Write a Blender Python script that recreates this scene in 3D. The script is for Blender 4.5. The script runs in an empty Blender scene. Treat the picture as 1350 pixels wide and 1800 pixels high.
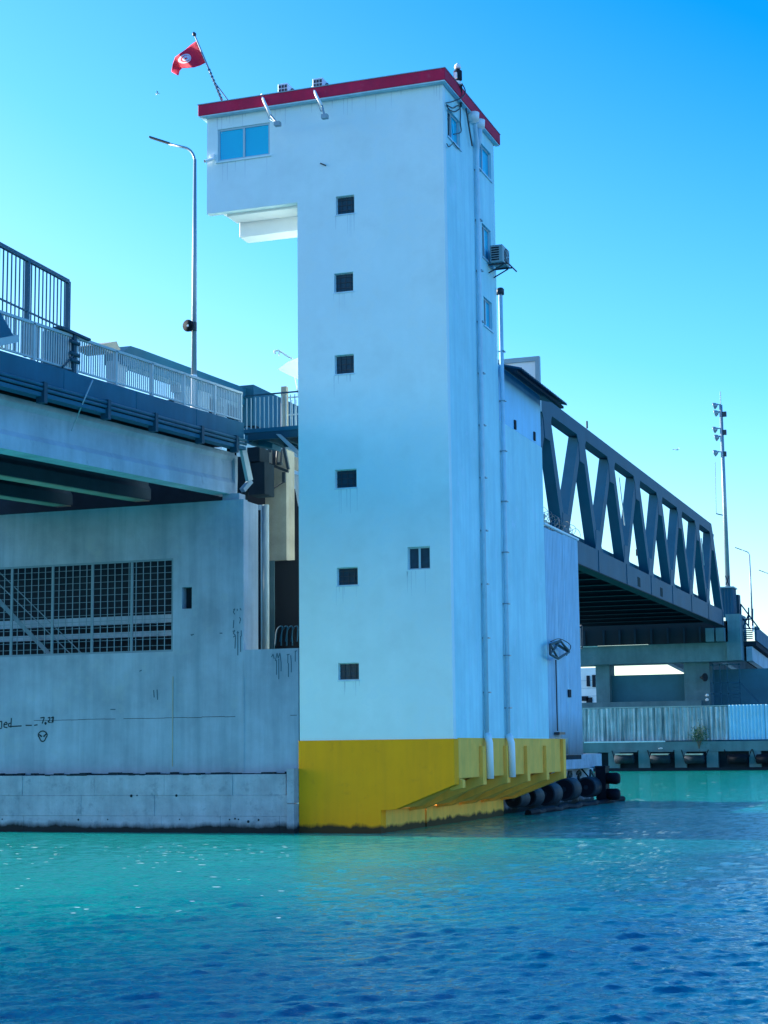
import bpy, math, random
import numpy as np
from mathutils import Vector, Matrix
random.seed(7)
SC = bpy.context.scene
COL = SC.collection
# ---------------------------------------------------------------- camera
FPX = 2983.6
YAW, PIT, ROL, CAMZ = -0.34292737, 0.13927964, -0.0115875, 2.8
cf = Vector((math.sin(YAW)*math.cos(PIT), math.cos(YAW)*math.cos(PIT), math.sin(PIT)))
cr = Vector((math.cos(YAW), -math.sin(YAW), 0)); cu = cr.cross(cf)
cr2 = cr*math.cos(ROL) + cu*math.sin(ROL); cu2 = -cr*math.sin(ROL) + cu*math.cos(ROL)
cam = bpy.data.objects.new('camera', bpy.data.cameras.new('camera')); COL.objects.link(cam)
M3 = Matrix((cr2, cu2, -cf)).transposed()
cam.matrix_world = Matrix.Translation((0, 0, CAMZ)) @ M3.to_4x4()
cam.data.sensor_fit = 'VERTICAL'; cam.data.sensor_height = 24; cam.data.sensor_width = 18
cam.data.lens = FPX/1800*24; cam.data.clip_end = 9000; cam.data.clip_start = .1
SC.camera = cam
# ---------------------------------------------------------------- world, sun, exposure
SUN_EL, SUN_AZ = math.radians(16), math.radians(-86)      # azimuth from +Y, clockwise positive
W = bpy.data.worlds.new('World'); SC.world = W; W.use_nodes = True
nt = W.node_tree; nt.nodes.clear()
sky = nt.nodes.new('ShaderNodeTexSky'); sky.sky_type = 'NISHITA'; sky.sun_disc = False
sky.sun_elevation = SUN_EL; sky.sun_rotation = SUN_AZ; sky.air_density = 1.0; sky.dust_density = .6; sky.ozone_density = 2.0; sky.altitude = 0
tint = nt.nodes.new('ShaderNodeMix'); tint.data_type = 'RGBA'; tint.blend_type = 'MULTIPLY'; tint.inputs[0].default_value = 1
tc = nt.nodes.new('ShaderNodeTexCoord'); sx = nt.nodes.new('ShaderNodeSeparateXYZ'); nt.links.new(tc.outputs['Generated'], sx.inputs[0])
dt = nt.nodes.new('ShaderNodeVectorMath'); dt.operation = 'DOT_PRODUCT'; dt.inputs[1].default_value = (math.sin(SUN_AZ), math.cos(SUN_AZ), 0); nt.links.new(tc.outputs['Generated'], dt.inputs[0])
k0 = nt.nodes.new('ShaderNodeMath'); k0.operation = 'MAXIMUM'; k0.inputs[1].default_value = .15; nt.links.new(dt.outputs['Value'], k0.inputs[0])
k1 = nt.nodes.new('ShaderNodeMath'); k1.operation = 'MULTIPLY_ADD'; k1.inputs[1].default_value = -3.0; k1.inputs[2].default_value = 3.0; nt.links.new(k0.outputs[0], k1.inputs[0])
k2 = nt.nodes.new('ShaderNodeMath'); k2.operation = 'MULTIPLY'; k2.use_clamp = True; nt.links.new(k1.outputs[0], k2.inputs[0]); nt.links.new(sx.outputs[2], k2.inputs[1])
rmp = nt.nodes.new('ShaderNodeValToRGB'); nt.links.new(k2.outputs[0], rmp.inputs[0])
E_ = rmp.color_ramp.elements; E_[0].position = 0; E_[0].color = (.92, .95, .98, 1); E_[1].position = 1; E_[1].color = (.01, .50, 1.02, 1)
e_ = E_.new(.5); e_.color = (.28, .71, .97, 1)
nt.links.new(rmp.outputs[0], tint.inputs[7])
bg = nt.nodes.new('ShaderNodeBackground'); bg.inputs[1].default_value = .15
wo = nt.nodes.new('ShaderNodeOutputWorld')
nt.links.new(sky.outputs[0], tint.inputs[6]); nt.links.new(tint.outputs[2], bg.inputs[0]); nt.links.new(bg.outputs[0], wo.inputs[0])
sl = bpy.data.lights.new('sun', 'SUN'); sl.energy = 4.0; sl.angle = math.radians(.5); sl.color = (1, .95, .86)
so = bpy.data.objects.new('sun', sl); COL.objects.link(so)
sd = Vector((math.sin(SUN_AZ)*math.cos(SUN_EL), math.cos(SUN_AZ)*math.cos(SUN_EL), math.sin(SUN_EL)))
so.rotation_euler = (-sd).to_track_quat('-Z', 'Y').to_euler(); so.location = (-60, 80, 90)
SC.view_settings.view_transform = 'Standard'; SC.view_settings.look = 'None'
SC.view_settings.exposure = 1.5; SC.view_settings.gamma = 1
SC.render.engine = 'CYCLES'

def at(px, py, axis, val):
    """point of the place seen at photograph pixel (px,py) on the plane axis=val"""
    d = cf + cr2*((px-675)/FPX) - cu2*((py-900)/FPX)
    o = Vector((0, 0, CAMZ)); t = (val - o[axis])/d[axis]
    return o + d*t

# ---------------------------------------------------------------- materials
def mat(name, col, rough=.7, metal=0, var=.12, vscale=1.2, streak=0, sscale=2.2, scol=None, bump=0, bscale=14, dark=None, spec=.5, low=None):
    m = bpy.data.materials.new(name); m.use_nodes = True
    t = m.node_tree; N = t.nodes; L = t.links; b = N['Principled BSDF']
    b.inputs['Roughness'].default_value = rough; b.inputs['Metallic'].default_value = metal
    b.inputs['Specular IOR Level'].default_value = spec
    geo = N.new('ShaderNodeNewGeometry')
    c = N.new('ShaderNodeRGB'); c.outputs[0].default_value = (*col, 1); out = c.outputs[0]
    def mixc(fac, a, bcol, mode='MIX'):
        x = N.new('ShaderNodeMix'); x.data_type = 'RGBA'; x.blend_type = mode
        if isinstance(fac, float): x.inputs[0].default_value = fac
        else: L.new(fac, x.inputs[0])
        L.new(a, x.inputs[6])
        if isinstance(bcol, tuple): x.inputs[7].default_value = (*bcol, 1)
        else: L.new(bcol, x.inputs[7])
        return x.outputs[2]
    def noise(scale, det=5, stretch=None, rough_=.6):
        n = N.new('ShaderNodeTexNoise'); n.inputs['Scale'].default_value = scale; n.inputs['Detail'].default_value = det; n.inputs['Roughness'].default_value = rough_
        if stretch:
            mp = N.new('ShaderNodeMapping'); mp.inputs['Scale'].default_value = stretch
            L.new(geo.outputs['Position'], mp.inputs[0]); L.new(mp.outputs[0], n.inputs['Vector'])
        else: L.new(geo.outputs['Position'], n.inputs['Vector'])
        return n.outputs['Fac']
    def ramp(v, a, b_, c0=0, c1=1):
        r = N.new('ShaderNodeMapRange'); r.inputs[1].default_value = a; r.inputs[2].default_value = b_
        r.inputs[3].default_value = c0; r.inputs[4].default_value = c1; L.new(v, r.inputs[0]); return r.outputs[0]
    if var:
        f = ramp(noise(vscale), .3, .7)
        out = mixc(f, mixc(1.0, out, tuple([1-var]*3), 'MULTIPLY'), mixc(1.0, out, tuple([1+var]*3), 'MULTIPLY'))
    if streak:
        f = ramp(noise(sscale, 4, (1, 1, .07)), .42, .72, 0, streak)
        out = mixc(f, out, scol or tuple(x*.45 for x in col))
    if dark:      # blotches (scol, amount, scale, lo, hi)
        dc, am, s_, lo, hi = dark
        out = mixc(ramp(noise(s_, 8, None, .7), lo, hi, 0, am), out, dc)
    if low:       # tide stain: colour, z top, z bottom
        lc, z1, z0, am = low
        sp = N.new('ShaderNodeSeparateXYZ'); L.new(geo.outputs['Position'], sp.inputs[0])
        ad = N.new('ShaderNodeMath'); ad.operation = 'MULTIPLY_ADD'; ad.inputs[1].default_value = .5
        L.new(noise(1.4, 6, (1, 1, .6)), ad.inputs[0]); L.new(sp.outputs[2], ad.inputs[2])
        out = mixc(ramp(ad.outputs[0], z1+.25, z0+.25, 0, am), out, lc)
    L.new(out, b.inputs['Base Color'])
    if bump:
        bp = N.new('ShaderNodeBump'); bp.inputs['Strength'].default_value = bump; bp.inputs['Distance'].default_value = .02
        L.new(noise(bscale, 6), bp.inputs['Height']); L.new(bp.outputs[0], b.inputs['Normal'])
    return m
M = {}
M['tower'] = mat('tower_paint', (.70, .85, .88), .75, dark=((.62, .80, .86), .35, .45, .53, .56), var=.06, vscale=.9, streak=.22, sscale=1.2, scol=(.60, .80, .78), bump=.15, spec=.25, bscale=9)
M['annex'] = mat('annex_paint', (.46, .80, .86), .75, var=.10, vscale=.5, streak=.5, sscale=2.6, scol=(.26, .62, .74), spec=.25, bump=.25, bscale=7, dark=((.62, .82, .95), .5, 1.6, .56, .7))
M['annex_metal'] = mat('annex_cladding', (.20, .60, .90), .5, var=.05, streak=.2)
M['clad'] = mat('corrugated_cladding', (.30, .56, .74), .5, var=.08, streak=.5, sscale=3, scol=(.14, .32, .46), low=((.02, .04, .06), 4.3, 2.4, .9))
M['white'] = mat('white_paint', (.85, .87, .88), .6, var=.03)
M['white_pipe'] = mat('white_plastic', (.50, .70, .82), .45, var=.08, vscale=3, streak=.4, scol=(.2, .38, .48))
M['red'] = mat('red_band_paint', (.55, .018, .07), .7, spec=.15, var=.18, vscale=.9, bump=.2, streak=.35, scol=(.2, .03, .08), dark=((.5, .15, .2), .35, 2.2, .6, .7))
M['yellow'] = mat('yellow_paint', (.99, .38, .01), .75, spec=.15, var=.06, vscale=.6, bump=.3, bscale=10, dark=((.75, .26, .02), .3, 3.5, .58, .66), streak=.3, sscale=3, scol=(.7, .26, .02), low=((.02, .025, .02), .30, .18, .95))
M['yellow2'] = mat('pale_yellow_paint', (.99, .50, .09), .75, spec=.15, var=.12, vscale=1.1, bump=.3, bscale=10, streak=.35, sscale=2, scol=(.42, .36, .10), low=((.02, .025, .02), .30, .18, .95))
M['conc'] = mat('concrete', (.28, .38, .50), .85, spec=.2, var=.20, vscale=.55, streak=.38, sscale=2.4, scol=(.09, .19, .26), bump=.4, bscale=8, dark=((.33, .42, .46), .45, .9, .56, .72))
M['conc_low'] = mat('footing_concrete', (.33, .40, .50), .85, spec=.2, var=.2, vscale=1.2, streak=.35, sscale=2, scol=(.1, .18, .25), bump=.8, bscale=6, dark=((.10, .15, .2), .5, 2.6, .55, .7), low=((.012, .02, .025), .38, .16, 1))
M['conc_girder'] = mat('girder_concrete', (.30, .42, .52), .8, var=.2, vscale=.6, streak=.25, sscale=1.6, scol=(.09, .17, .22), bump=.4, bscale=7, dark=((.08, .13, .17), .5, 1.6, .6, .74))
M['conc_pale'] = mat('pale_concrete', (.30, .31, .27), .8, var=.2, vscale=1.2, streak=.5, sscale=2, scol=(.3, .27, .16), bump=.4)
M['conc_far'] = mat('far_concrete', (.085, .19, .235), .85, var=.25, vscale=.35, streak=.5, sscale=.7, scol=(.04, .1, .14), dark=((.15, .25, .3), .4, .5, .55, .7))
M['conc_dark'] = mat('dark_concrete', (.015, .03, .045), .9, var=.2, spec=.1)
M['panel'] = mat('teal_panel', (.03, .15, .22), .8, var=.15, vscale=.4)
M['steel'] = mat('truss_steel', (.004, .075, .14), .6, spec=.2, var=.12, vscale=.35, streak=.2, sscale=.8, scol=(.05, .12, .17), bump=.1)
M['beam_blue'] = mat('blue_grey_edge_beam', (.008, .11, .19), .7, spec=.2, var=.12, vscale=.8, streak=.2)
M['rail'] = mat('railing_metal', (.30, .42, .48), .5, metal=.0, var=.1)
M['rail_dark'] = mat('dark_railing_metal', (.008, .06, .10), .6, spec=.2, var=.1)
M['galv'] = mat('galvanised_steel', (.26, .34, .39), .4, metal=.3, var=.08)
M['darkmetal'] = mat('dark_metal', (.02, .035, .05), .5, var=.1)
M['black'] = mat('black_rubber', (.004, .007, .014), .7, spec=.15, var=.25, vscale=2, bump=.3)
M['rubber'] = mat('grey_rubber', (.012, .025, .04), .65, spec=.2, var=.35, vscale=1.5, bump=.3, dark=((.05, .08, .10), .5, 2, .55, .7))
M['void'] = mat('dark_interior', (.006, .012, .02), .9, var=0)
M['glass'] = mat('sky_reflection_glass', (.0, .46, .68), .04, var=0, spec=1.0)  # blue base colour stands for the sky's reflection
M['glass_dark'] = mat('dark_glass', (.006, .045, .075), .3, var=.3, vscale=4, spec=.3)
M['frame'] = mat('window_frame', (.40, .55, .62), .4, var=.05)
M['ac'] = mat('ac_casing', (.28, .38, .40), .5, var=.1)
M['hoard'] = mat('weathered_sheet', (.50, .58, .68), .6, spec=.2, var=.25, vscale=.7, streak=1.0, sscale=2.2, scol=(.03, .10, .14))
M['hoard_new'] = mat('blue_sheet', (.26, .60, .88), .5, var=.06, streak=.2)
M['screen'] = mat('screen_metal', (.03, .11, .17), .6, spec=.2)
M['bars'] = mat('grille_bars', (.14, .24, .32), .6, spec=.3)
M['drip'] = mat('runny_paint', (.05, .12, .18), .8, var=0)
M['flag'] = mat('red_flag_cloth', (.72, .008, .05), .8, var=.1, vscale=3)
M['emblem'] = mat('white_emblem', (.62, .62, .75), .8, var=0)
M['ink'] = mat('graffiti_ink', (.006, .03, .045), .8, var=0)
M['leaf'] = mat('leaf', (.05, .12, .05), .7, var=.4, vscale=5)
M['stem'] = mat('stem', (.10, .09, .07), .8)
M['truck'] = mat('white_stone_facade', (.82, .84, .82), .8, var=.12, vscale=.5)
M['cord'] = mat('razor_wire', (.10, .14, .17), .4, metal=.6, var=.2)
M['cloth'] = mat('pale_rag', (.5, .48, .42), .9, var=.2)

# ---------------------------------------------------------------- mesh helpers
class MB:
    def __init__(s): s.v = []; s.f = []
    def quad(s, a, b, c, d): n = len(s.v); s.v += [Vector(a), Vector(b), Vector(c), Vector(d)]; s.f.append((n, n+1, n+2, n+3)); return s
    def poly(s, pts): n = len(s.v); s.v += [Vector(p) for p in pts]; s.f.append(tuple(range(n, n+len(pts)))); return s
    def box(s, x0, x1, y0, y1, z0, z1):
        n = len(s.v)
        s.v += [Vector(p) for p in ((x0,y0,z0),(x1,y0,z0),(x1,y1,z0),(x0,y1,z0),(x0,y0,z1),(x1,y0,z1),(x1,y1,z1),(x0,y1,z1))]
        for q in ((0,3,2,1),(4,5,6,7),(0,1,5,4),(1,2,6,5),(2,3,7,6),(3,0,4,7)): s.f.append(tuple(n+i for i in q))
        return s
    def prism(s, pts, d):
        """polygon pts (3-D, planar) extruded by vector d"""
        d = Vector(d); n = len(s.v); k = len(pts)
        s.v += [Vector(p) for p in pts] + [Vector(p)+d for p in pts]
        s.f.append(tuple(range(n, n+k))); s.f.append(tuple(range(n+2*k-1, n+k-1, -1)))
        for i in range(k): j = (i+1) % k; s.f.append((n+i, n+i+k, n+j+k, n+j))
        return s
    def bar(s, a, b, w, h, up=(0,0,1)):
        """box section from a to b, w across, h along up"""
        a = Vector(a); b = Vector(b); d = (b-a).normalized(); up = Vector(up)
        if abs(d.dot(up)) > .98: up = Vector((0,1,0))
        x = d.cross(up).normalized(); z = x.cross(d).normalized(); n = len(s.v)
        for p in (a, b):
            for i, j in ((-1,-1),(1,-1),(1,1),(-1,1)): s.v.append(p + x*(i*w/2) + z*(j*h/2))
        for q in ((0,1,2,3),(7,6,5,4),(0,4,5,1),(1,5,6,2),(2,6,7,3),(3,7,4,0)): s.f.append(tuple(n+i for i in q))
        return s
    def tube(s, pts, r, seg=8, caps=True):
        pts = [Vector(p) for p in pts]; rs = r if isinstance(r, (list, tuple)) else [r]*len(pts)
        n = len(s.v); prev = None
        for i, p in enumerate(pts):
            d = (pts[min(i+1, len(pts)-1)] - pts[max(i-1, 0)]).normalized()
            if prev is None:
                x = d.cross(Vector((0,0,1)));
                if x.length < .05: x = d.cross(Vector((0,1,0)))
            else: x = prev - d*prev.dot(d)
            x.normalize(); y = d.cross(x); prev = x
            for k in range(seg):
                a = 2*math.pi*k/seg; s.v.append(p + (x*math.cos(a)+y*math.sin(a))*rs[i])
        for i in range(len(pts)-1):
            for k in range(seg):
                k2 = (k+1) % seg; s.f.append((n+i*seg+k, n+i*seg+k2, n+(i+1)*seg+k2, n+(i+1)*seg+k))
        if caps:
            s.f.append(tuple(n+k for k in reversed(range(seg)))); s.f.append(tuple(n+(len(pts)-1)*seg+k for k in range(seg)))
        return s
    def lathe(s, base, axis, prof, seg=16):
        """prof: list of (distance along axis, radius)"""
        base = Vector(base); axis = Vector(axis).normalized()
        return s.tube([base + axis*t for t, _ in prof], [max(r, .001) for _, r in prof], seg)
    def mesh(s, name, m, origin=(0,0,0), smooth=False):
        o = Vector(origin); me = bpy.data.meshes.new(name)
        me.from_pydata([tuple(v-o) for v in s.v], [], s.f); me.materials.append(M[m] if isinstance(m, str) else m)
        if smooth:
            for p in me.polygons: p.use_smooth = len(p.vertices) == 4
        me.update(); return me
    def build(s, name, m, parent=None, origin=None, smooth=False):
        if parent is not None: o = wl(parent) if origin is None else Vector(origin)
        elif origin is None:
            xs = [v.x for v in s.v]; ys = [v.y for v in s.v]; zs = [v.z for v in s.v]
            o = Vector(((min(xs)+max(xs))/2, (min(ys)+max(ys))/2, min(zs)))
        else: o = Vector(origin)
        ob = bpy.data.objects.new(name, s.mesh(name, m, o, smooth)); COL.objects.link(ob)
        if parent is not None: ob.parent = parent; ob.location = o - wl(parent)
        else: ob.location = o
        return ob
def wl(o):
    p = Vector(o.location)
    while o.parent: o = o.parent; p += Vector(o.location)
    return p
def tag(o, label=None, cat=None, group=None, kind=None):
    if label: o['label'] = label
    if cat: o['category'] = cat
    if group: o['group'] = group
    if kind: o['kind'] = kind
    return o
def thing(name, loc, label, cat, group=None):
    o = bpy.data.objects.new(name, None); o.empty_display_size = .3; COL.objects.link(o); o.location = loc
    return tag(o, label, cat, group)
def inst(name, me, parent, loc):
    o = bpy.data.objects.new(name, me); COL.objects.link(o); o.parent = parent; o.location = Vector(loc) - wl(parent); return o
def copy_tree(o, parent=None):
    c = o.copy(); COL.objects.link(c); c.parent = parent
    for ch in list(o.children): copy_tree(ch, c)
    return c
def bevel(o, w=.01, seg=1):
    b = o.modifiers.new('bevel', 'BEVEL'); b.width = w; b.segments = seg; b.limit_method = 'ANGLE'; return o
def holed(mb, fn, u0, u1, v0, v1, holes, t):
    """wall sheet fn(u,v,w), thickness t, with rectangular holes"""
    us = sorted({u0, u1} | {min(max(h[i], u0), u1) for h in holes for i in (0, 1)})
    vs = sorted({v0, v1} | {min(max(h[i], v0), v1) for h in holes for i in (2, 3)})
    def solid(i, j):
        if i < 0 or j < 0 or i >= len(us)-1 or j >= len(vs)-1: return False
        u = (us[i]+us[i+1])/2; v = (vs[j]+vs[j+1])/2
        return not any(h[0] < u < h[1] and h[2] < v < h[3] for h in holes)
    for i in range(len(us)-1):
        for j in range(len(vs)-1):
            if not solid(i, j): continue
            a, b, c, d = us[i], us[i+1], vs[j], vs[j+1]
            mb.quad(fn(a,c,0), fn(b,c,0), fn(b,d,0), fn(a,d,0)); mb.quad(fn(a,d,t), fn(b,d,t), fn(b,c,t), fn(a,c,t))
            if not solid(i-1, j): mb.quad(fn(a,c,t), fn(a,c,0), fn(a,d,0), fn(a,d,t))
            if not solid(i+1, j): mb.quad(fn(b,c,0), fn(b,c,t), fn(b,d,t), fn(b,d,0))
            if not solid(i, j-1): mb.quad(fn(a,c,t), fn(b,c,t), fn(b,c,0), fn(a,c,0))
            if not solid(i, j+1): mb.quad(fn(a,d,0), fn(b,d,0), fn(b,d,t), fn(a,d,t))
    return mb

# ================================================================ WATER
def water():
    rng = np.random.default_rng(3)
    a = []
    x = -math.pi
    while x < math.pi:
        a.append(x); d = abs((x - YAW + math.pi) % (2*math.pi) - math.pi)
        x += .0016 if d < .27 else (.01 if d < .6 else .06)
    a = np.array(a); rr = [5.0]
    while rr[-1] < 260: rr.append(rr[-1]*(1.0026 if 13 < rr[-1] < 34 else (1.0045 if 13 < rr[-1] < 80 else 1.012)))
    rr += [320, 420, 600, 900, 1500, 2600, 5000]
    r = np.array(rr); A, R_ = np.meshgrid(a, r); X = R_*np.sin(A); Y = R_*np.cos(A); Z = np.zeros_like(X)
    # random wind sea, wind from the right of the picture
    wd = math.radians(118)
    cell = R_*.0045 + .0016*R_
    for k in range(90):
        lam = .10*(1.5/.10)**(k/89); th = wd + rng.normal(0, .42)
        amp = .0072*lam**.95*rng.uniform(.6, 1.3)*(1.3 if lam < .5 else (.95 if lam < .9 else .5))
        kx, ky = math.cos(th)*2*math.pi/lam, math.sin(th)*2*math.pi/lam
        ph = rng.uniform(0, 6.28)
        # patchiness: wave trains fade in and out
        l2 = lam*rng.uniform(5, 9); t2 = rng.uniform(0, 6.28)
        env = .6 + .5*np.sin((X*math.cos(t2)+Y*math.sin(t2))*2*math.pi/l2 + rng.uniform(0, 6.28))
        p = kx*X + ky*Y + ph + .7*np.sin((ky*X-kx*Y)*.23 + rng.uniform(0, 6.28))
        fade = np.clip((lam/(R_*.0048) - 1.0)/1.2, 0, 1)
        Z += amp*env*fade*(2.2*((np.sin(p)+1)/2)**2.2 - .9)
    # calmer slick in the lee of the wall, on the left
    lee = 1 - .55*np.clip((-X-14)/8, 0, 1)*np.clip((Y-24)/10, 0, 1)
    Z *= lee*np.where(R_ < 30, .85, np.clip(.85 - (R_-30)*.025, .42, 2))
    Z[:2] = -.02
    na, nr = len(a), len(r)
    v = np.stack([X.ravel(), Y.ravel(), Z.ravel()], 1)
    i = np.arange(nr-1)[:, None]*na; j = np.arange(na)[None, :]; j2 = (j+1) % na
    q = np.stack([i+j, i+na+j, i+na+j2, i+j2], 2).reshape(-1, 4)
    cen = len(v); v = np.vstack([v, [[0, 0, 0]]])
    me = bpy.data.meshes.new('water')
    tri = np.stack([np.full(na, cen), np.arange(na), (np.arange(na)+1) % na], 1)
    faces = [tuple(f) for f in q.tolist()] + [tuple(f) for f in tri.tolist()]
    me.from_pydata(v.tolist(), [], faces)
    me.polygons.foreach_set('use_smooth', [True]*len(me.polygons))
    m = bpy.data.materials.new('sea_water'); m.use_nodes = True; t = m.node_tree; N = t.nodes; L = t.links; b = N['Principled BSDF']
    geo = N.new('ShaderNodeNewGeometry')
    def noise(sc, det, st, ro=.55):
        mp = N.new('ShaderNodeMapping'); mp.inputs['Scale'].default_value = st; mp.inputs['Rotation'].default_value = (0, 0, .25); L.new(geo.outputs['Position'], mp.inputs[0])
        n = N.new('ShaderNodeTexNoise'); n.inputs['Scale'].default_value = sc; n.inputs['Detail'].default_value = det; n.inputs['Roughness'].default_value = ro
        L.new(mp.outputs[0], n.inputs['Vector']); return n.outputs['Fac']
    # turbid teal wall water, deep blue beyond; sun and shade painted into both
    sp = N.new('ShaderNodeSeparateXYZ'); L.new(geo.outputs['Position'], sp.inputs[0])
    def math_(op, a_, b_=None, c_=None):
        n = N.new('ShaderNodeMath'); n.operation = op
        for k, q_ in enumerate((a_, b_, c_)):
            if q_ is None: continue
            if isinstance(q_, (int, float)): n.inputs[k].default_value = q_
            else: L.new(q_, n.inputs[k])
        return n.outputs[0]
    # signed distance (m) to a line leaving the wall: teal where -X is large or beyond the far pier
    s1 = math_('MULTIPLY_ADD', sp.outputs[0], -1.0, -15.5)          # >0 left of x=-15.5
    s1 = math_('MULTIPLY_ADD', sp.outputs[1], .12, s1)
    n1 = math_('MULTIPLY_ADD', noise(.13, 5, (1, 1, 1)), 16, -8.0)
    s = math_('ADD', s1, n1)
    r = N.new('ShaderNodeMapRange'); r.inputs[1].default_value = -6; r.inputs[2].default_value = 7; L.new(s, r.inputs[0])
    near = N.new('ShaderNodeMapRange'); near.inputs[1].default_value = 15; near.inputs[2].default_value = 29; L.new(math_('ADD', sp.outputs[1], math_('MULTIPLY_ADD', noise(.2, 5, (.5, 1.4, 1)), 16, -8.0)), near.inputs[0])  # nearer water darkened to imitate the deck's shade
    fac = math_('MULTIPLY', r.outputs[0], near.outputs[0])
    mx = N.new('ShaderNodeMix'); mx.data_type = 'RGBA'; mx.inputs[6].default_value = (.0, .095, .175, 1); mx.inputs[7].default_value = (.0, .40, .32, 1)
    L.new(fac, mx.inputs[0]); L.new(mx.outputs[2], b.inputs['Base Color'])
    b.inputs['Roughness'].default_value = .05; b.inputs['IOR'].default_value = 1.33
    bp = N.new('ShaderNodeBump'); bp.inputs['Strength'].default_value = .9; bp.inputs['Distance'].default_value = .045
    L.new(noise(6.5, 6, (1, 1.2, 1), .62), bp.inputs['Height'])
    bp2 = N.new('ShaderNodeBump'); bp2.inputs['Strength'].default_value = .5; bp2.inputs['Distance'].default_value = .12
    L.new(noise(.9, 4, (.7, 1.5, 1), .55), bp2.inputs['Height']); L.new(bp.outputs[0], bp2.inputs['Normal'])
    L.new(bp2.outputs[0], b.inputs['Normal'])
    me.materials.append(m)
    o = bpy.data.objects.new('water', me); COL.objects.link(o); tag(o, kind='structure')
water()
mb = MB(); rf_ = random.Random(11)  # flat white flecks stand in for sun glints on the ripples
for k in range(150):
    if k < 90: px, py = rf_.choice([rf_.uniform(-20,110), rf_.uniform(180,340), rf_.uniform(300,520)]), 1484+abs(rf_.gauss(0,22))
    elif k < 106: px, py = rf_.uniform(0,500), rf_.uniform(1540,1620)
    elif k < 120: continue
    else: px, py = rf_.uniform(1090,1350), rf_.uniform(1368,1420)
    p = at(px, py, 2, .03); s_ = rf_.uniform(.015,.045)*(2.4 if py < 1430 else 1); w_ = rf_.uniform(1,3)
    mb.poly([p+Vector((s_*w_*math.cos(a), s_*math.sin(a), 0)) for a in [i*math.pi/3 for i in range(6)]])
M['glint'] = mat('glint', (.85,.9,.9), .9, var=0)
tag(mb.build('glint_flecks', 'glint'), 'scattered white flecks imitating sun glints on the teal water', 'glint', kind='stuff')

# ================================================================ TOWER
X0, X1, Y0, YB = -22.87, -17.27, 55.07, 61.6
ZB, ZT = 3.15, 26.27
tower = thing('control_tower', (-20, 58, 0), 'tall pale blue bridge control tower with red roof band, yellow base and overhanging cabin', 'tower')
FW = lambda u, v, w: (u, Y0+w, v)
wins = [(590,346,623,374),(587,481,621,511),(588,625,622,655),(589,826,627,856),(592,998,629,1028),(594,1166,631,1195)]
vents = []
for a in wins:
    p = at(a[0], a[1], 1, Y0); q = at(a[2], a[3], 1, Y0); vents.append((round(p.x, 2), round(q.x, 2), round(q.z, 2), round(p.z, 2)))
lowwin = (-18.82, -18.0, 8.93, 9.72)
cabwin = (-26.06, -23.95, 24.5, 25.75)
mb = holed(MB(), FW, -26.5, X1, ZB, ZT, vents + [lowwin, cabwin, (-30, X0, 0, 22.55)], .3)
mb.build('front_wall', 'tower', tower)
rwin = [(55.6, 57.12, 24.49, 25.56), (59.25, 61.2, 24.59, 25.7), (59.75, 60.95, 21.2, 22.52), (59.78, 60.92, 18.55, 19.67)]
RW = lambda u, v, w: (X1-w, u, v)
mb = MB()
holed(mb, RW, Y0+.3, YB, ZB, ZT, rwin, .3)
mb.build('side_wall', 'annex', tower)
mb = MB(); mb.box(X0, X1-.3, YB-.3, YB-.002, ZB, ZT); mb.box(X0, X0+.3, Y0+.3, YB-.302, ZB, ZT); mb.build('rear_wall', 'tower', tower)
mb = MB(); mb.box(X0+.3, X1-.3, Y0+.3, YB-.3, ZT-.12, ZT-.02); 
for z in (5, 8, 11, 14, 17, 20, 23.3): mb.box(X0+.31, X1-.31, Y0+.9, YB-.31, z-.15, z)
mb.build('floor_slabs', 'conc_dark', tower)
# cabin: side, rear, soffit, beam
mb = MB(); mb.box(-26.5, -26.3, Y0+.3, 57.1, 22.97, ZT); mb.box(-26.3, X0-.002, 56.9, 57.1, 22.97, ZT); mb.build('cabin_wall', 'white', tower)
mb = MB(); mb.box(-25.82, X0-.003, Y0+.3, 56.25, 22.46, 22.96); mb.box(-26.3, -25.822, Y0+.3, 56.25, 22.8, 22.96); mb.build('cabin_floor', 'white', tower)
mb = MB(); mb.box(-25.72, X0-.003, 56.253, 57.05, 21.9, 22.95); bevel(mb.build('cabin_beam', 'white', tower), .02)
# roof band
r0 = at(348, 185, 1, 54.77); r1 = at(782, 119, 1, 54.77); xa, xb, zr0, zr1 = r0.x, r1.x, 26.27, 26.69
yb = at(879, 236, 0, xb).y
mb = MB(); mb.prism([(xa,54.77,zr0),(xb,54.77,zr0),(xb,yb,zr0),(-23.1,yb,zr0),(-23.1,57.4,zr0),(xa,57.4,zr0)], (0,0,zr1-zr0)); bevel(mb.build('roof_band', 'red', tower), .015)
mb = MB()
mb.box(xa+.05, xb-.03, 54.80, Y0-.001, zr0-.045, zr0-.002); mb.box(X1+.001, xb-.03, Y0, yb-.03, zr0-.045, zr0-.002); mb.box(xa+.05, -26.503, Y0, 57.35, zr0-.045, zr0-.002); mb.build('eaves_trim', 'white_pipe', tower)
mb = MB(); mb.box(xa-.02, xb+.02, 54.75, 54.85, zr1+.002, zr1+.03); mb.box(xb-.08, xb+.02, 54.852, yb+.02, zr1+.002, zr1+.03); mb.build('roof_flashing', 'rail', tower)
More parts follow.
